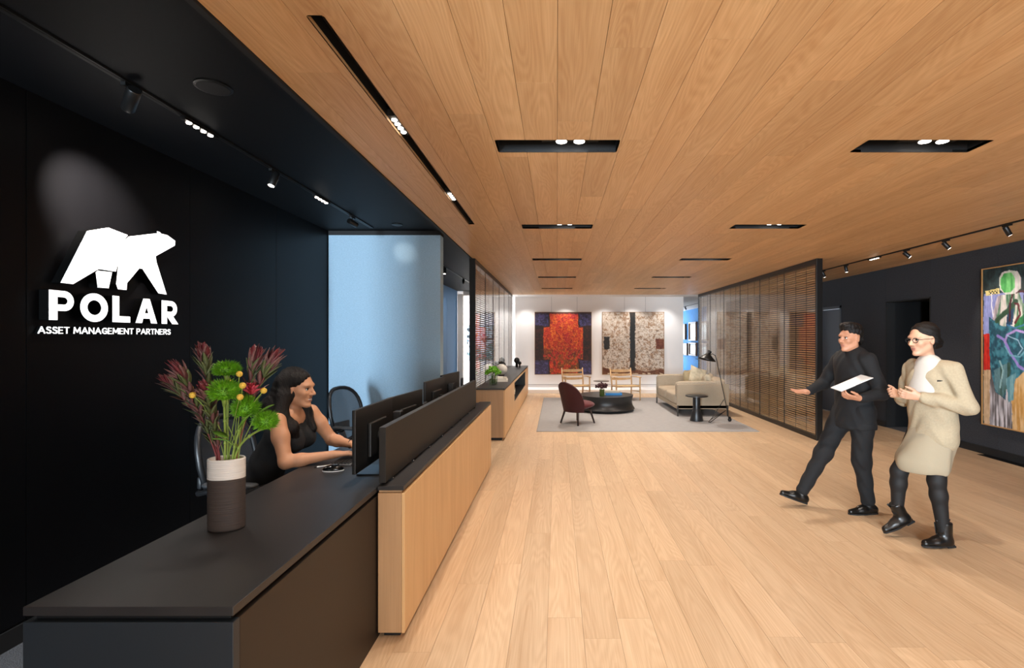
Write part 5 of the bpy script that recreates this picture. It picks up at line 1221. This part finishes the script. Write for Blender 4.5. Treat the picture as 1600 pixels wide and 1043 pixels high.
for i, (px, py, Y, d, L_, lb) in enumerate(((333, 674, 1.94, (1, -0.2, -0.35), 0.075, ''), (362, 690, 1.95, (-1, -0.1, 0.15), 0.08, ''), (400, 648, 1.98, (1, 0, 0.55), 0.085, ''), (375, 668, 1.97, (0.7, -0.2, 0.7), 0.09, ''), (352, 655, 1.95, (0.6, -0.3, 0.3), 0.035, ''))):
    p = vpt(px, py, Y)-s0; put_leaf(3, t, p, d, L_, 0.3)
    MB().tube([p, pts[4]], [0.0015, 0.002], 6).build('leaf_stalk', M_gst, t)
# ------------------------------------------------------------------ people
M_skin = mat('skin_tan', 'C8926F', 0.5, noise=(12, 0.06)); M_skin2 = mat('skin_warm', 'BA8466', 0.5, noise=(12, 0.06)); M_skin3 = mat('skin_light', 'C79A7E', 0.5, noise=(12, 0.05))
M_lip = mat('lips', 'AE7466', 0.45); M_hair = mat('hair_dark', '0F0A08', 0.55, spec=0.3, noise=(14, 0.5, (6, 6, 0.6)), bump=(45, 0.5, (6, 6, 0.5))); M_eye = mat('eye_white', 'E6E1DA', 0.25); M_iris = mat('iris_dark', '1E130D', 0.15); M_teeth = mat('teeth', 'F0ECE4', 0.3)
M_cloth = mat('black_cloth', '0F0F11', 0.85, bump=(60, 0.15)); M_cream = mat('cream_wool', 'A89A80', 0.9, noise=(90, 0.07), bump=(25, 0.25)); M_skirt = mat('cream_skirt', '9E927B', 0.9, bump=(20, 0.2)); M_tight = mat('black_tights', '0C0B0C', 0.7); M_shirt = mat('white_shirt', 'BFBAB2', 0.8, bump=(20, 0.2)); M_leather = mat('black_leather', '0D0D0D', 0.3)
V3 = Vector
def head_prims(s, female=False, smile=False):
    """local: faces +x, up +z, origin mid-head; adds the skull, face, ears"""
    s.ell((-0.018, 0, 0.036), (0.096, 0.076, 0.084), 0.02); s.ell((0.020, 0, -0.02), (0.070, 0.060, 0.088), 0.03)
    jw = 0.030 if female else 0.036
    for sg in (-1, 1):
        s.cone((-0.002, sg*(0.038 if female else 0.044), -0.055), (0.060, sg*0.015, -0.098), jw*0.75, 0.016, 0.025); s.ell((0.060, sg*0.036, -0.022), (0.024, 0.024, 0.022), 0.02)
    s.ell((0.074, 0, -0.100), (0.0175, 0.018, 0.0145), 0.015); s.ell((0.074, 0, 0.026), (0.018, 0.05, 0.014), 0.02)
    for sg in (-1, 1): s.ell((0.092, sg*0.031, 0.004), (0.014, 0.018, 0.012), 0.012, neg=True)
    s.cone((0.083, 0, 0.016), (0.110, 0, -0.025), 0.0075, 0.0105, 0.010)
    for sg in (-1, 1): s.ell((0.096, sg*0.011, -0.031), (0.012, 0.008, 0.007), 0.008)
    s.ell((0.074, 0, -0.060), (0.015, 0.027, 0.022), 0.015)
    lw = 0.025 if smile else 0.019; s.ell((0.0860, 0, -0.0570), (0.0062, lw, 0.0040), 0.005); s.ell((0.0845, 0, -0.0705 if smile else -0.0685), (0.0064, lw*0.85, 0.0048), 0.005); [s.cone((0.0935, 0, -0.0645), (0.080, sg*0.028, -0.0555), 0.0058, 0.0030, 0.003, neg=True) for sg in (-1, 1)] if smile else s.ell((0.096, 0, -0.0630), (0.011, 0.02, 0.0014), 0.003, neg=True)
    for sg in (-1, 1): s.ell((-0.006, sg*0.076, -0.008), (0.019, 0.008, 0.032), 0.008); s.ell((0.0, sg*0.084, -0.006), (0.010, 0.006, 0.018), 0.004, neg=True)
    return s
def head_extras(par, M, smile=False, brow=0.05):
    def at(p): return tuple(M @ V3(p))
    for sg in (-1, 1):
        e = MB().ball((0, 0, 0), 0.0110, 12, 8).xf(M @ Matrix.Translation((0.0735, sg*0.031, 0.004))).build('eye', M_eye, par, smooth=True)
        MB().ball((0, 0, 0), (0.003, 0.0066, 0.0066), 10, 6).xf(M @ Matrix.Translation((0.0828, sg*0.0310, 0.0035))).build('iris', M_iris, e, smooth=True)
        MB().tube([at((0.081, sg*0.016, 0.025)), at((0.0845, sg*0.032, 0.030)), at((0.074, sg*0.05, 0.026))], [0.003, 0.0036, 0.0016], 6).build('eyebrow', M_hair, par, smooth=True)
        MB().tube([at((0.0825, sg*0.019, 0.0085)), at((0.0850, sg*0.031, 0.0115)), at((0.077, sg*0.045, 0.0075))], 0.0024, 6).build('eyelid', M_hair, par, smooth=True)
    if smile: MB().ball((0, 0, 0), (0.0075, 0.021, 0.0058), 12, 6).xf(M @ Matrix.Translation((0.0815, 0, -0.0628))).build('teeth', M_teeth, par, smooth=True)
def lipfn(M):
    Mi = np.array(M.inverted())
    def f(c):
        q = c@Mi[:3, :3].T+Mi[:3, 3]; return ((q[:, 0] > 0.0865-8*q[:, 1]**2) & (np.abs(q[:, 1]) < 0.0185) & (q[:, 2] > -0.0735+6*q[:, 1]**2) & (q[:, 2] < -0.0530-6*q[:, 1]**2)).astype(int)
    return f
def hand(s, wrist, fwd, palm_n, side, curl=0.5, spread=1.0, k=0.007, sc=1.0, thumb=0.6, point=None):
    """palm, four fingers of unequal length with knuckle bends, thumb from the side. side = direction of the thumb"""
    w_, f, n = V3(wrist), V3(fwd).normalized(), V3(palm_n); n = (n-f*n.dot(f)).normalized(); sd = V3(side); sd = (sd-f*sd.dot(f)-n*sd.dot(n)).normalized()
    pc = w_+f*0.05*sc
    s.cone(w_, w_+f*0.03*sc, 0.023*sc, 0.026*sc, 0.02, (tuple(n), 0.75))
    for q in (-0.026, -0.009, 0.009, 0.025): s.cone(w_+f*0.02*sc+sd*q*0.7*sc, w_+f*0.088*sc+sd*q*sc, 0.0125*sc, 0.0105*sc, 0.012)
    for q, L_ in ((0.027, 0.068), (0.009, 0.078), (-0.009, 0.072), (-0.026, 0.056)):
        p = w_+f*0.088*sc+sd*q*sc; d = (f+sd*q*2.2*spread).normalized()
        for seg, (fr, r0, r1) in enumerate(((0.46, 0.0092, 0.0084), (0.30, 0.0084, 0.0078), (0.24, 0.0078, 0.0068))):
            a = curl*(0.55+0.35*seg); d = (d*math.cos(a)+n*math.sin(a)).normalized(); e = p+d*L_*fr*sc; s.cone(p, e, r0*sc, r1*sc, k*0.5); p = e
            n2 = (n-d*n.dot(d)); n = V3(palm_n); n = (n-d*n.dot(d)).normalized() if (n-d*n.dot(d)).length > 1e-3 else n2.normalized()
        n = V3(palm_n); n = (n-f*n.dot(f)).normalized()
    p = w_+f*0.028*sc+sd*0.022*sc; d = (f*0.75+sd*0.75+n*0.3*thumb).normalized(); e = p+d*0.038*sc; s.cone(p, e, 0.0145*sc, 0.0105*sc, 0.012)
    d = (f*0.95+sd*0.25+n*0.45*thumb).normalized(); e2 = e+d*0.03*sc; s.cone(e, e2, 0.0105*sc, 0.0095*sc, 0.004); s.cone(e2, e2+(d+f*0.3).normalized()*0.024*sc, 0.0095*sc, 0.0078*sc, 0.004)
def limb(s, pts, rs, k=0.03, grow=0.0):
    for a, b, r0, r1 in zip(pts[:-1], pts[1:], rs[:-1], rs[1:]): s.cone(a, b, r0+grow, r1+grow, k)
def hmat(c, fwd, tilt=0.0, roll=0.0):
    f = V3(fwd).normalized(); y = V3((0, 0, 1)).cross(f).normalized(); z = f.cross(y); R = Matrix((f, y, z)).transposed()
    return Matrix.Translation(c) @ R.to_4x4() @ Matrix.Rotation(tilt, 4, 'Y') @ Matrix.Rotation(roll, 4, 'X')

# ---- the receptionist, seated, leaning over the desk, facing +x
pr = thing('person', 'smiling person with long dark hair typing at the reception desk', 'person', (-1.86, 3.2, 0.006)); O = V3((-1.86, 3.2, 0.006))
def L(*p): return V3(p)-O
HM = hmat(L(-1.652, 3.19, 1.225), (1, -0.10, 0), math.radians(4))
shR, shL = L(-1.69, 3.02, 1.045), L(-1.66, 3.37, 1.05)
elR, wrR = L(-1.605, 2.955, 0.812), L(-1.385, 3.09, 0.826); elL, wrL = L(-1.555, 3.45, 0.845), L(-1.385, 3.36, 0.832)
body = SDF()
pel, wst, chs, nk = L(-1.93, 3.2, 0.57), L(-1.85, 3.2, 0.74), L(-1.745, 3.2, 0.93), L(-1.70, 3.195, 1.08)
body.cone(pel, wst, 0.12, 0.098, 0.06, ((1, 0, 0), 0.8)); body.cone(wst, chs, 0.098, 0.105, 0.06, ((1, 0, 0), 0.85)); body.cone(chs, L(-1.71, 3.2, 1.02), 0.105, 0.09, 0.05, ((1, 0, 0), 0.75))
body.cone(L(-1.71, 3.08, 1.035), L(-1.695, 3.31, 1.04), 0.05, 0.05, 0.05)
body.cone(nk-V3((0.01, 0, 0.05)), V3(HM @ V3((-0.02, 0, -0.07))), 0.052, 0.047, 0.04)
for sh, el, wr, hp in ((shR, elR, wrR, V3((0.95, 0.32, -0.05))), (shL, elL, wrL, V3((1, -0.35, -0.08)))):
    limb(body, [sh, sh.lerp(el, 0.4), el], [0.049, 0.045, 0.037], 0.03); limb(body, [el, el.lerp(wr, 0.3), wr], [0.037, 0.037, 0.024], 0.025)
hand(body, wrR, (0.93, 0.34, 0.02), (0, 0, -1), (-0.34, 0.93, 0), 0.42); hand(body, wrL, (0.96, -0.26, 0.0), (0, 0, -1), (-0.26, -0.96, 0), 0.42)
for sg in (-1, 1):
    hp_, kn, an = L(-1.92, 3.2+sg*0.09, 0.55), L(-1.48, 3.2+sg*0.11, 0.545), L(-1.46, 3.2+sg*0.10, 0.09); limb(body, [hp_, kn, an], [0.085, 0.06, 0.04], 0.04); body.cone(an-V3((0.02, 0, 0.03)), an+V3((0.15, 0, -0.055)), 0.035, 0.026, 0.02)
hs = head_prims(SDF(), True, True); hs.xf(HM); body.p += hs.p
body.build('body', M_skin, pr, 0.0052, [M_skin, M_lip], lipfn(HM)); head_extras(pr, HM, True)
s = SDF(); g = 0.011
s.cone(pel-V3((0, 0, 0.06)), wst, 0.125+g, 0.10+g, 0.06, ((1, 0, 0), 0.8)); s.cone(wst, chs, 0.10+g, 0.108+g, 0.06, ((1, 0, 0), 0.88)); s.cone(chs, L(-1.712, 3.2, 1.0), 0.108+g, 0.085+g, 0.05, ((1, 0, 0), 0.8))
for sg in (-1, 1): s.ell(L(-1.655, 3.2+sg*0.072, 0.90), (0.072, 0.068, 0.075), 0.05); s.cone(L(-1.70, 3.2+sg*0.085, 1.0), L(-1.705, 3.2+sg*0.095, 1.075), 0.05, 0.03, 0.03)
s.ell(L(-1.635, 3.2, 1.085), (0.085, 0.06, 0.075), 0.03, neg=True)
s.build('top', M_cloth, pr, 0.007, disp=lambda X, Y, Z: 0.002*np.sin(55*Z+30*X+6*np.sin(20*Y)))
s = SDF()
for sg in (-1, 1):
    hp_, kn, an = L(-1.92, 3.2+sg*0.09, 0.55), L(-1.48, 3.2+sg*0.11, 0.545), L(-1.46, 3.2+sg*0.10, 0.09); limb(s, [hp_, kn, an], [0.095, 0.072, 0.055], 0.04)
s.cone(pel-V3((0, 0, 0.04)), pel+V3((0, 0, 0.06)), 0.135, 0.125, 0.05, ((1, 0, 0), 0.85)); s.build('trousers', M_cloth, pr, 0.010)
for sg in (-1, 1):
    s = SDF(); an = L(-1.46, 3.2+sg*0.10, 0.075); s.cone(an-V3((0.04, 0, 0.03)), an+V3((0.15, 0, -0.045)), 0.042, 0.032, 0.03); s.build('shoe', M_leather, pr, 0.008)
s = SDF(); h0 = lambda *p: tuple(HM @ V3(p))
s.ell(h0(-0.030, 0, 0.044), (0.108, 0.090, 0.092), 0.02, np.array(HM.to_3x3())); s.ell(h0(-0.050, 0, -0.01), (0.085, 0.088, 0.10), 0.03, np.array(HM.to_3x3()))
s.ell(h0(0.075, 0, -0.035), (0.070, 0.075, 0.108), 0.015, np.array(HM.to_3x3()), neg=True); s.ell(h0(0.02, -0.09, -0.03), (0.045, 0.03, 0.05), 0.015, np.array(HM.to_3x3()), neg=True)
s.cone(h0(-0.06, 0, 0.0), L(-1.79, 3.18, 1.08), 0.085, 0.085, 0.04); s.cone(L(-1.79, 3.18, 1.10), L(-1.825, 3.20, 0.99), 0.085, 0.055, 0.04)
s.cone(h0(-0.035, -0.085, -0.04), L(-1.705, 3.075, 1.07), 0.040, 0.042, 0.03); s.cone(L(-1.705, 3.075, 1.07), L(-1.645, 3.085, 0.99), 0.042, 0.044, 0.03); s.cone(L(-1.645, 3.085, 0.99), L(-1.615, 3.11, 0.90), 0.042, 0.026, 0.03)
s.cone(h0(-0.03, 0.085, -0.03), L(-1.655, 3.30, 1.06), 0.034, 0.034, 0.03); s.cone(L(-1.655, 3.30, 1.06), L(-1.60, 3.28, 0.95), 0.034, 0.024, 0.03)
s.build('hair', M_hair, pr, 0.006, disp=lambda X, Y, Z: 0.0014*np.sin(230*Y+170*X+5*np.sin(26*Z))+0.0035*np.sin(50*X-45*Y+30*Z))
MB().tube([L(-1.40+0.0, 3.365, 0.832)+V3((0.02*math.sin(0.3), 0.026*math.cos(a), 0.026*math.sin(a))) for a in np.linspace(0, 2*PI, 16)], 0.004, 6, cap=False).build('bracelet', mat('dark_beads', '3A2418', 0.4), pr, smooth=True)
MB().ball(h0(-0.004, -0.088, -0.042), 0.005, 8, 6).build('earring', mat('pearl', 'E8E0D4', 0.2), pr, smooth=True)

# ---- the man walking left, gesturing, a paper in his left hand
pm = thing('person', 'walking person in a black jacket gesturing and holding a white paper', 'person', (2.66, 4.5, 0.0)); O = V3((2.66, 4.5, 0.0))
fw = V3((-1, -0.18, 0)).normalized(); rt = V3((0, 1, 0)); rt = (rt-fw*rt.dot(fw)).normalized()        # rt = his right (away from the camera)
HM = hmat(L(2.625, 4.47, 1.545), (-1, -0.30, 0), math.radians(2))
hipL, knL, anL = L(2.70, 4.40, 0.90), L(2.685, 4.40, 0.48), L(2.745, 4.40, 0.085)
hipR, knR, anR = L(2.66, 4.60, 0.90), L(2.45, 4.58, 0.50), L(2.255, 4.60, 0.125)
pel, wst, chs, top_ = L(2.68, 4.5, 0.92), L(2.67, 4.5, 1.07), L(2.665, 4.5, 1.26), L(2.665, 4.49, 1.38)
shL, shR = L(2.69, 4.32, 1.355), L(2.66, 4.68, 1.355)
elL, wrL = L(2.77, 4.25, 1.075), L(2.555, 4.20, 1.04); elR, wrR = L(2.55, 4.78, 1.11), L(2.345, 4.66, 1.045)
FL = (tuple(fw), 0.66)
body = SDF()
def man_torso(s, g):
    s.cone(pel, wst, 0.15+g, 0.145+g, 0.05, FL); s.cone(wst, chs, 0.145+g, 0.165+g, 0.06, FL); s.cone(L(2.68, 4.41, 1.33), L(2.665, 4.59, 1.33), 0.075+g, 0.075+g, 0.06)
    s.cone(L(2.67, 4.44, 1.39), L(2.665, 4.55, 1.39), 0.055+g, 0.055+g, 0.05)
man_torso(body, 0); body.cone(top_, V3(HM @ V3((-0.02, 0, -0.08))), 0.058, 0.054, 0.03)
for sh, el, wr in ((shL, elL, wrL), (shR, elR, wrR)): limb(body, [sh, el], [0.055, 0.04], 0.03); limb(body, [el, wr], [0.04, 0.027], 0.02)
hand(body, wrL, (-0.95, 0.0, 0.10), (0.1, 0.45, 0.85), (-0.2, -0.75, 0.4), 0.55, sc=1.05); hand(body, wrR, (-0.97, -0.15, 0.02), (0.0, -0.3, 0.95), (-0.1, -0.9, -0.2), 0.18, sc=1.08)
for hp_, kn, an in ((hipL, knL, anL), (hipR, knR, anR)): limb(body, [hp_, kn, an], [0.085, 0.055, 0.038], 0.04)
hs = head_prims(SDF()); hs.xf(HM @ Matrix.Scale(1.0, 4)); body.p += hs.p
body.build('body', M_skin2, pm, 0.0055, [M_skin2, M_lip], lipfn(HM)); head_extras(pm, HM)
s = SDF(); man_torso(s, 0.018)
for sh, el, wr in ((shL, elL, wrL), (shR, elR, wrR)): limb(s, [sh, el], [0.070, 0.056], 0.03); limb(s, [el, el.lerp(wr, 0.93)], [0.056, 0.040], 0.02)
s.cone(pel+V3((0, 0, -0.14)), pel+V3((0, 0, 0.05)), 0.200, 0.168, 0.04, (tuple(fw), 0.78)); s.ell(L(2.68, 4.5, 0.55), (0.6, 0.6, 0.20), 0.01, neg=True)
s.cone(top_+V3((0, 0, -0.02)), top_+V3((0.003, 0, 0.045)), 0.066, 0.061, 0.02)
wrk = lambda X, Y, Z: 0.003*np.sin(40*Z+25*X+5*np.sin(18*Y))
s.build('jacket', M_cloth, pm, 0.008, disp=wrk)
s = SDF()
for hp_, kn, an in ((hipL, knL, anL), (hipR, knR, anR)): limb(s, [hp_, kn, kn.lerp(an, 0.93)], [0.105, 0.072, 0.056], 0.05)
s.cone(pel-V3((0, 0, 0.06)), pel, 0.15, 0.15, 0.05, FL); s.build('trousers', M_cloth, pm, 0.008, disp=wrk)
def oxford(par, an, toe, up=V3((0, 0, 1))):
    an = V3(an); toe = V3(toe).normalized(); sd = up.cross(toe); s = SDF(); b = an-up*0.05
    s.cone(b-toe*0.045, b+toe*0.06, 0.042, 0.040, 0.03); s.cone(b+toe*0.05-up*0.006, b+toe*0.165-up*0.012, 0.038, 0.024, 0.03); s.cone(b-toe*0.02+up*0.01, b-toe*0.005+up*0.05, 0.042, 0.042, 0.025); s.ell(b+toe*0.06-up*0.10, (0.5, 0.5, 0.072), 0.01, np.array(Matrix((toe, sd, up)).transposed()), neg=True)
    sh = s.build('shoe', M_leather, par, 0.006)
    mb = MB()
    prof = [(-0.085, 0.012), (-0.07, 0.033), (0.0, 0.036), (0.06, 0.044), (0.13, 0.038), (0.18, 0.020), (0.192, 0.0)]
    ring_ = [(x, y) for x, y in prof]+[(x, -y) for x, y in reversed(prof[:-1])]
    mb.prism(ring_, lambda q, d: tuple(b+toe*q[0]+sd*q[1]-up*(0.036-d)), -0.001, 0.012); mb.build('sole', M_matte, sh)
    q = b+toe*0.05+up*0.036
    for i in range(3): MB().tube([q-toe*0.014*i+sd*0.016+up*0.006*i, q-toe*0.014*i-sd*0.016+up*0.006*i], 0.0022, 6).build('lace', M_matte, sh)
oxford(pm, anL, (-1, -0.12, 0)); oxford(pm, anR, (-0.93, -0.05, 0.34), V3((0.34, 0, 0.94)))
s = SDF(); h0 = lambda *p: tuple(HM @ V3(p)); HR = np.array(HM.to_3x3())
s.ell(h0(-0.026, 0, 0.060), (0.100, 0.083, 0.080), 0.02, HR); s.ell(h0(0.035, 0, 0.112), (0.055, 0.06, 0.03), 0.03, HR); s.ell(h0(-0.065, 0, -0.01), (0.052, 0.068, 0.07), 0.02, HR); s.ell(h0(0.088, 0, -0.02), (0.055, 0.09, 0.095), 0.012, HR, neg=True); s.ell(h0(0.0, 0, -0.07), (0.07, 0.12, 0.07), 0.012, HR, neg=True)
s.build('hair', M_hair, pm, 0.006, disp=lambda X, Y, Z: 0.003*np.sin(160*Y+60*Z)+0.002*np.sin(190*X))
tb = thing('paper_sheet', 'folded white paper held up in the walking person\'s hand', 'paper', tuple(wrL+O+V3((-0.09, 0, 0.062))))
mb = MB(); p0, p1, p2, p3 = V3((-0.085, -0.02, 0.0)), V3((0.16, -0.06, 0.115)), V3((0.16, 0.11, 0.128)), V3((-0.085, 0.14, 0.014)); nrm = V3((0.35, 0.2, -0.9)).normalized()*0.004
mb.add([p0, p1, p2, p3, p0+nrm, p1+nrm, p2+nrm, p3+nrm], [(0, 1, 2, 3), (7, 6, 5, 4), (0, 4, 5, 1), (1, 5, 6, 2), (2, 6, 7, 3), (3, 7, 4, 0)]); mb.build('sheet', mat('paper_white', 'E4E4E2', 0.7), tb)
d_ = nrm*1.2; MB().add([p0+d_, p0.lerp(p1, 0.45)+d_, p3.lerp(p2, 0.45)+d_, p3+d_, p0+d_*1.4, p0.lerp(p1, 0.45)+d_*1.4, p3.lerp(p2, 0.45)+d_*1.4, p3+d_*1.4], [(0, 1, 2, 3), (7, 6, 5, 4), (0, 4, 5, 1), (1, 5, 6, 2), (2, 6, 7, 3), (3, 7, 4, 0)]).build('folded_flap', mat('paper_grey', 'C4C4C4', 0.7), tb)

# ---- the woman walking left, hands together
pw_ = thing('person', 'walking person in a cream jacket, skirt, glasses and black boots', 'person', (2.83, 3.78, 0.0)); O = V3((2.83, 3.78, 0.0))
fw = V3((-1, -0.12, 0)).normalized(); FL = (tuple(fw), 0.72)
HM = hmat(L(2.755, 3.76, 1.535), (-1, -0.16, 0), math.radians(6))
hipL, knL, anL = L(2.85, 3.70, 0.86), L(2.815, 3.70, 0.49), L(2.865, 3.70, 0.125); hipR, knR, anR = L(2.83, 3.87, 0.86), L(2.66, 3.88, 0.51), L(2.66, 3.90, 0.20)
pel, wst, chs, top_ = L(2.85, 3.78, 0.88), L(2.84, 3.78, 1.04), L(2.825, 3.78, 1.22), L(2.815, 3.77, 1.35)
shL, shR = L(2.865, 3.62, 1.315), L(2.815, 3.94, 1.315); elL, wrL = L(2.93, 3.555, 1.055), L(2.665, 3.66, 1.115); elR, wrR = L(2.80, 4.03, 1.06), L(2.655, 3.87, 1.115)
body = SDF()
def lady_torso(s, g):
    s.cone(pel, wst, 0.135+g, 0.115+g, 0.06, FL); s.cone(wst, chs, 0.115+g, 0.13+g, 0.06, FL); s.cone(L(2.84, 3.68, 1.295), L(2.82, 3.88, 1.295), 0.062+g, 0.062+g, 0.05)
lady_torso(body, 0); body.cone(top_-V3((0, 0, 0.03)), V3(HM @ V3((-0.02, 0, -0.075))), 0.05, 0.046, 0.03)
for sh, el, wr in ((shL, elL, wrL), (shR, elR, wrR)): limb(body, [sh, el], [0.046, 0.036], 0.03); limb(body, [el, wr], [0.036, 0.023], 0.02)
hand(body, wrL, (-0.90, 0.30, 0.12), (-0.2, 0.85, 0.35), (0.1, -0.3, 0.95), 0.55, sc=0.95); hand(body, wrR, (-0.92, -0.28, 0.05), (-0.1, -0.85, 0.4), (0.1, 0.3, 0.95), 0.6, sc=0.95)
for hp_, kn, an in ((hipL, knL, anL), (hipR, knR, anR)): limb(body, [hp_, kn, kn.lerp(an, 0.3), an], [0.078, 0.05, 0.048, 0.034], 0.03)
hs = head_prims(SDF(), True); hs.xf(HM); body.p += hs.p
body.build('body', M_skin3, pw_, 0.0055, [M_skin3, M_lip], lipfn(HM)); head_extras(pw_, HM)
s = SDF(); lady_torso(s, 0.022)
for sh, el, wr in ((shL, elL, wrL), (shR, elR, wrR)): limb(s, [sh, el], [0.068, 0.058], 0.03); limb(s, [el, el.lerp(wr, 0.90)], [0.057, 0.043], 0.025)
s.cone(pel-V3((0, 0, 0.06)), wst, 0.175, 0.155, 0.05, (tuple(fw), 0.82)); s.cone(wst, chs, 0.15, 0.155, 0.05, (tuple(fw), 0.85))
s.cone(top_-V3((-0.01, 0, 0.03)), top_+V3((0.01, 0, 0.015)), 0.066, 0.058, 0.02)
s.cone(L(2.685, 3.69, 1.37), L(2.67, 3.72, 1.14), 0.062, 0.022, 0.012, neg=True)
s.build('jacket', M_cream, pw_, 0.0075, disp=lambda X, Y, Z: 0.004*np.sin(34*Z+22*X+5*np.sin(16*Y)))
s = SDF(); s.cone(L(2.795, 3.75, 1.33), L(2.775, 3.76, 1.15), 0.098, 0.116, 0.03, (tuple(fw), 0.86)); s.build('shirt', M_shirt, pw_, 0.008)
q0, q1 = L(2.765, 3.632, 1.235), L(2.86, 3.602, 1.24); MB().tube([q0, q1], [0.007, 0.007], 8).build('pocket_trim', M_matte, pw_)
s = SDF(); s.cone(pel-V3((0, 0, 0.02)), L(2.80, 3.79, 0.60), 0.155, 0.165, 0.05, (tuple(fw), 0.88)); s.cone(L(2.85, 3.78, 0.78), L(2.74, 3.83, 0.60), 0.13, 0.125, 0.05); s.ell(L(2.8, 3.79, 0.38), (0.5, 0.5, 0.165), 0.012, neg=True)
s.build('skirt', M_skirt, pw_, 0.0085, disp=lambda X, Y, Z: 0.005*np.sin(48*X+30*Y+3*Z))
s = SDF()
for hp_, kn, an in ((hipL, knL, anL), (hipR, knR, anR)): limb(s, [hp_, kn, kn.lerp(an, 0.3), an], [0.082, 0.056, 0.054, 0.040], 0.03)
s.build('tights', M_tight, pw_, 0.007)
def chelsea(par, an, toe, up=V3((0, 0, 1))):
    an = V3(an); up = V3(up).normalized(); toe = V3(toe); toe = (toe-up*toe.dot(up)).normalized(); sd = up.cross(toe); b = an-up*0.085; s = SDF(); R = np.array(Matrix((toe, sd, up)).transposed())
    s.cone(b-toe*0.028, b+toe*0.05, 0.042, 0.040, 0.03); s.cone(b+toe*0.05-up*0.004, b+toe*0.145-up*0.008, 0.038, 0.028, 0.03); s.cone(b-toe*0.012, b-toe*0.010+up*0.135, 0.046, 0.049, 0.03); s.ell(b+toe*0.05-up*0.082, (0.5, 0.5, 0.06), 0.01, R, neg=True); s.ell(b+up*0.205, (0.4, 0.4, 0.06), 0.006, R, neg=True)
    sh = s.build('boot', M_leather, par, 0.006); prof = [(-0.078, 0.012), (-0.065, 0.032), (0.0, 0.035), (0.06, 0.042), (0.12, 0.036), (0.165, 0.018), (0.174, 0.0)]; ring_ = prof+[(x, -y) for x, y in reversed(prof[:-1])]
    MB().prism(ring_, lambda q, d: tuple(b+toe*q[0]+sd*q[1]-up*(0.040-d)), 0.010, 0.022).build('sole', M_matte, sh)
    MB().prism([(-0.078, -0.03), (-0.01, -0.034), (-0.01, 0.034), (-0.078, 0.03)], lambda q, d: tuple(b+toe*q[0]+sd*q[1]-up*(0.040-d)), 0.0, 0.012).build('heel', M_matte, sh)
    for sg in (-1, 1): MB().tube([b+toe*sg*0.04+up*0.13, b+toe*sg*0.055+up*0.16, b+toe*sg*0.048+up*0.165, b+toe*sg*0.035+up*0.135], 0.004, 6).build('pull_tab', M_leather, sh, smooth=True)
    MB().tube([b+toe*0.012-sd*0.045+up*0.02, b+toe*0.012-sd*0.050+up*0.125], [0.004, 0.018], 8, flat=0.3).build('elastic_gusset', M_matte, sh)
chelsea(pw_, anL, (-1, -0.12, 0)); chelsea(pw_, anR, (-0.85, -0.05, -0.45), V3((-0.40, 0, 0.9)))
s = SDF(); h0 = lambda *p: tuple(HM @ V3(p)); HR = np.array(HM.to_3x3())
s.ell(h0(-0.026, 0, 0.052), (0.100, 0.083, 0.080), 0.02, HR); s.ell(h0(-0.05, 0, 0.0), (0.068, 0.080, 0.085), 0.02, HR); s.ell(h0(-0.115, 0, -0.035), (0.045, 0.045, 0.05), 0.02, HR); s.ell(h0(0.083, 0, -0.025), (0.066, 0.075, 0.108), 0.012, HR, neg=True); s.ell(h0(0.015, 0, -0.055), (0.06, 0.12, 0.055), 0.012, HR, neg=True)
s.build('hair', M_hair, pw_, 0.006, disp=lambda X, Y, Z: 0.002*np.sin(170*Z+60*X))
gl = MB()
for sg in (-1, 1):
    gl.tube([h0(0.094, sg*0.032+0.023*math.cos(a), 0.002+0.017*math.sin(a)) for a in np.linspace(0, 2*PI, 18)], 0.0022, 6, cap=False); gl.tube([h0(0.092, sg*0.055, 0.006), h0(0.05, sg*0.075, 0.008), h0(-0.01, sg*0.082, 0.006)], 0.002, 6)
gl.tube([h0(0.096, -0.01, 0.004), h0(0.098, 0, 0.006), h0(0.096, 0.01, 0.004)], 0.002, 6); gl.build('glasses', M_matte, pw_, smooth=True)
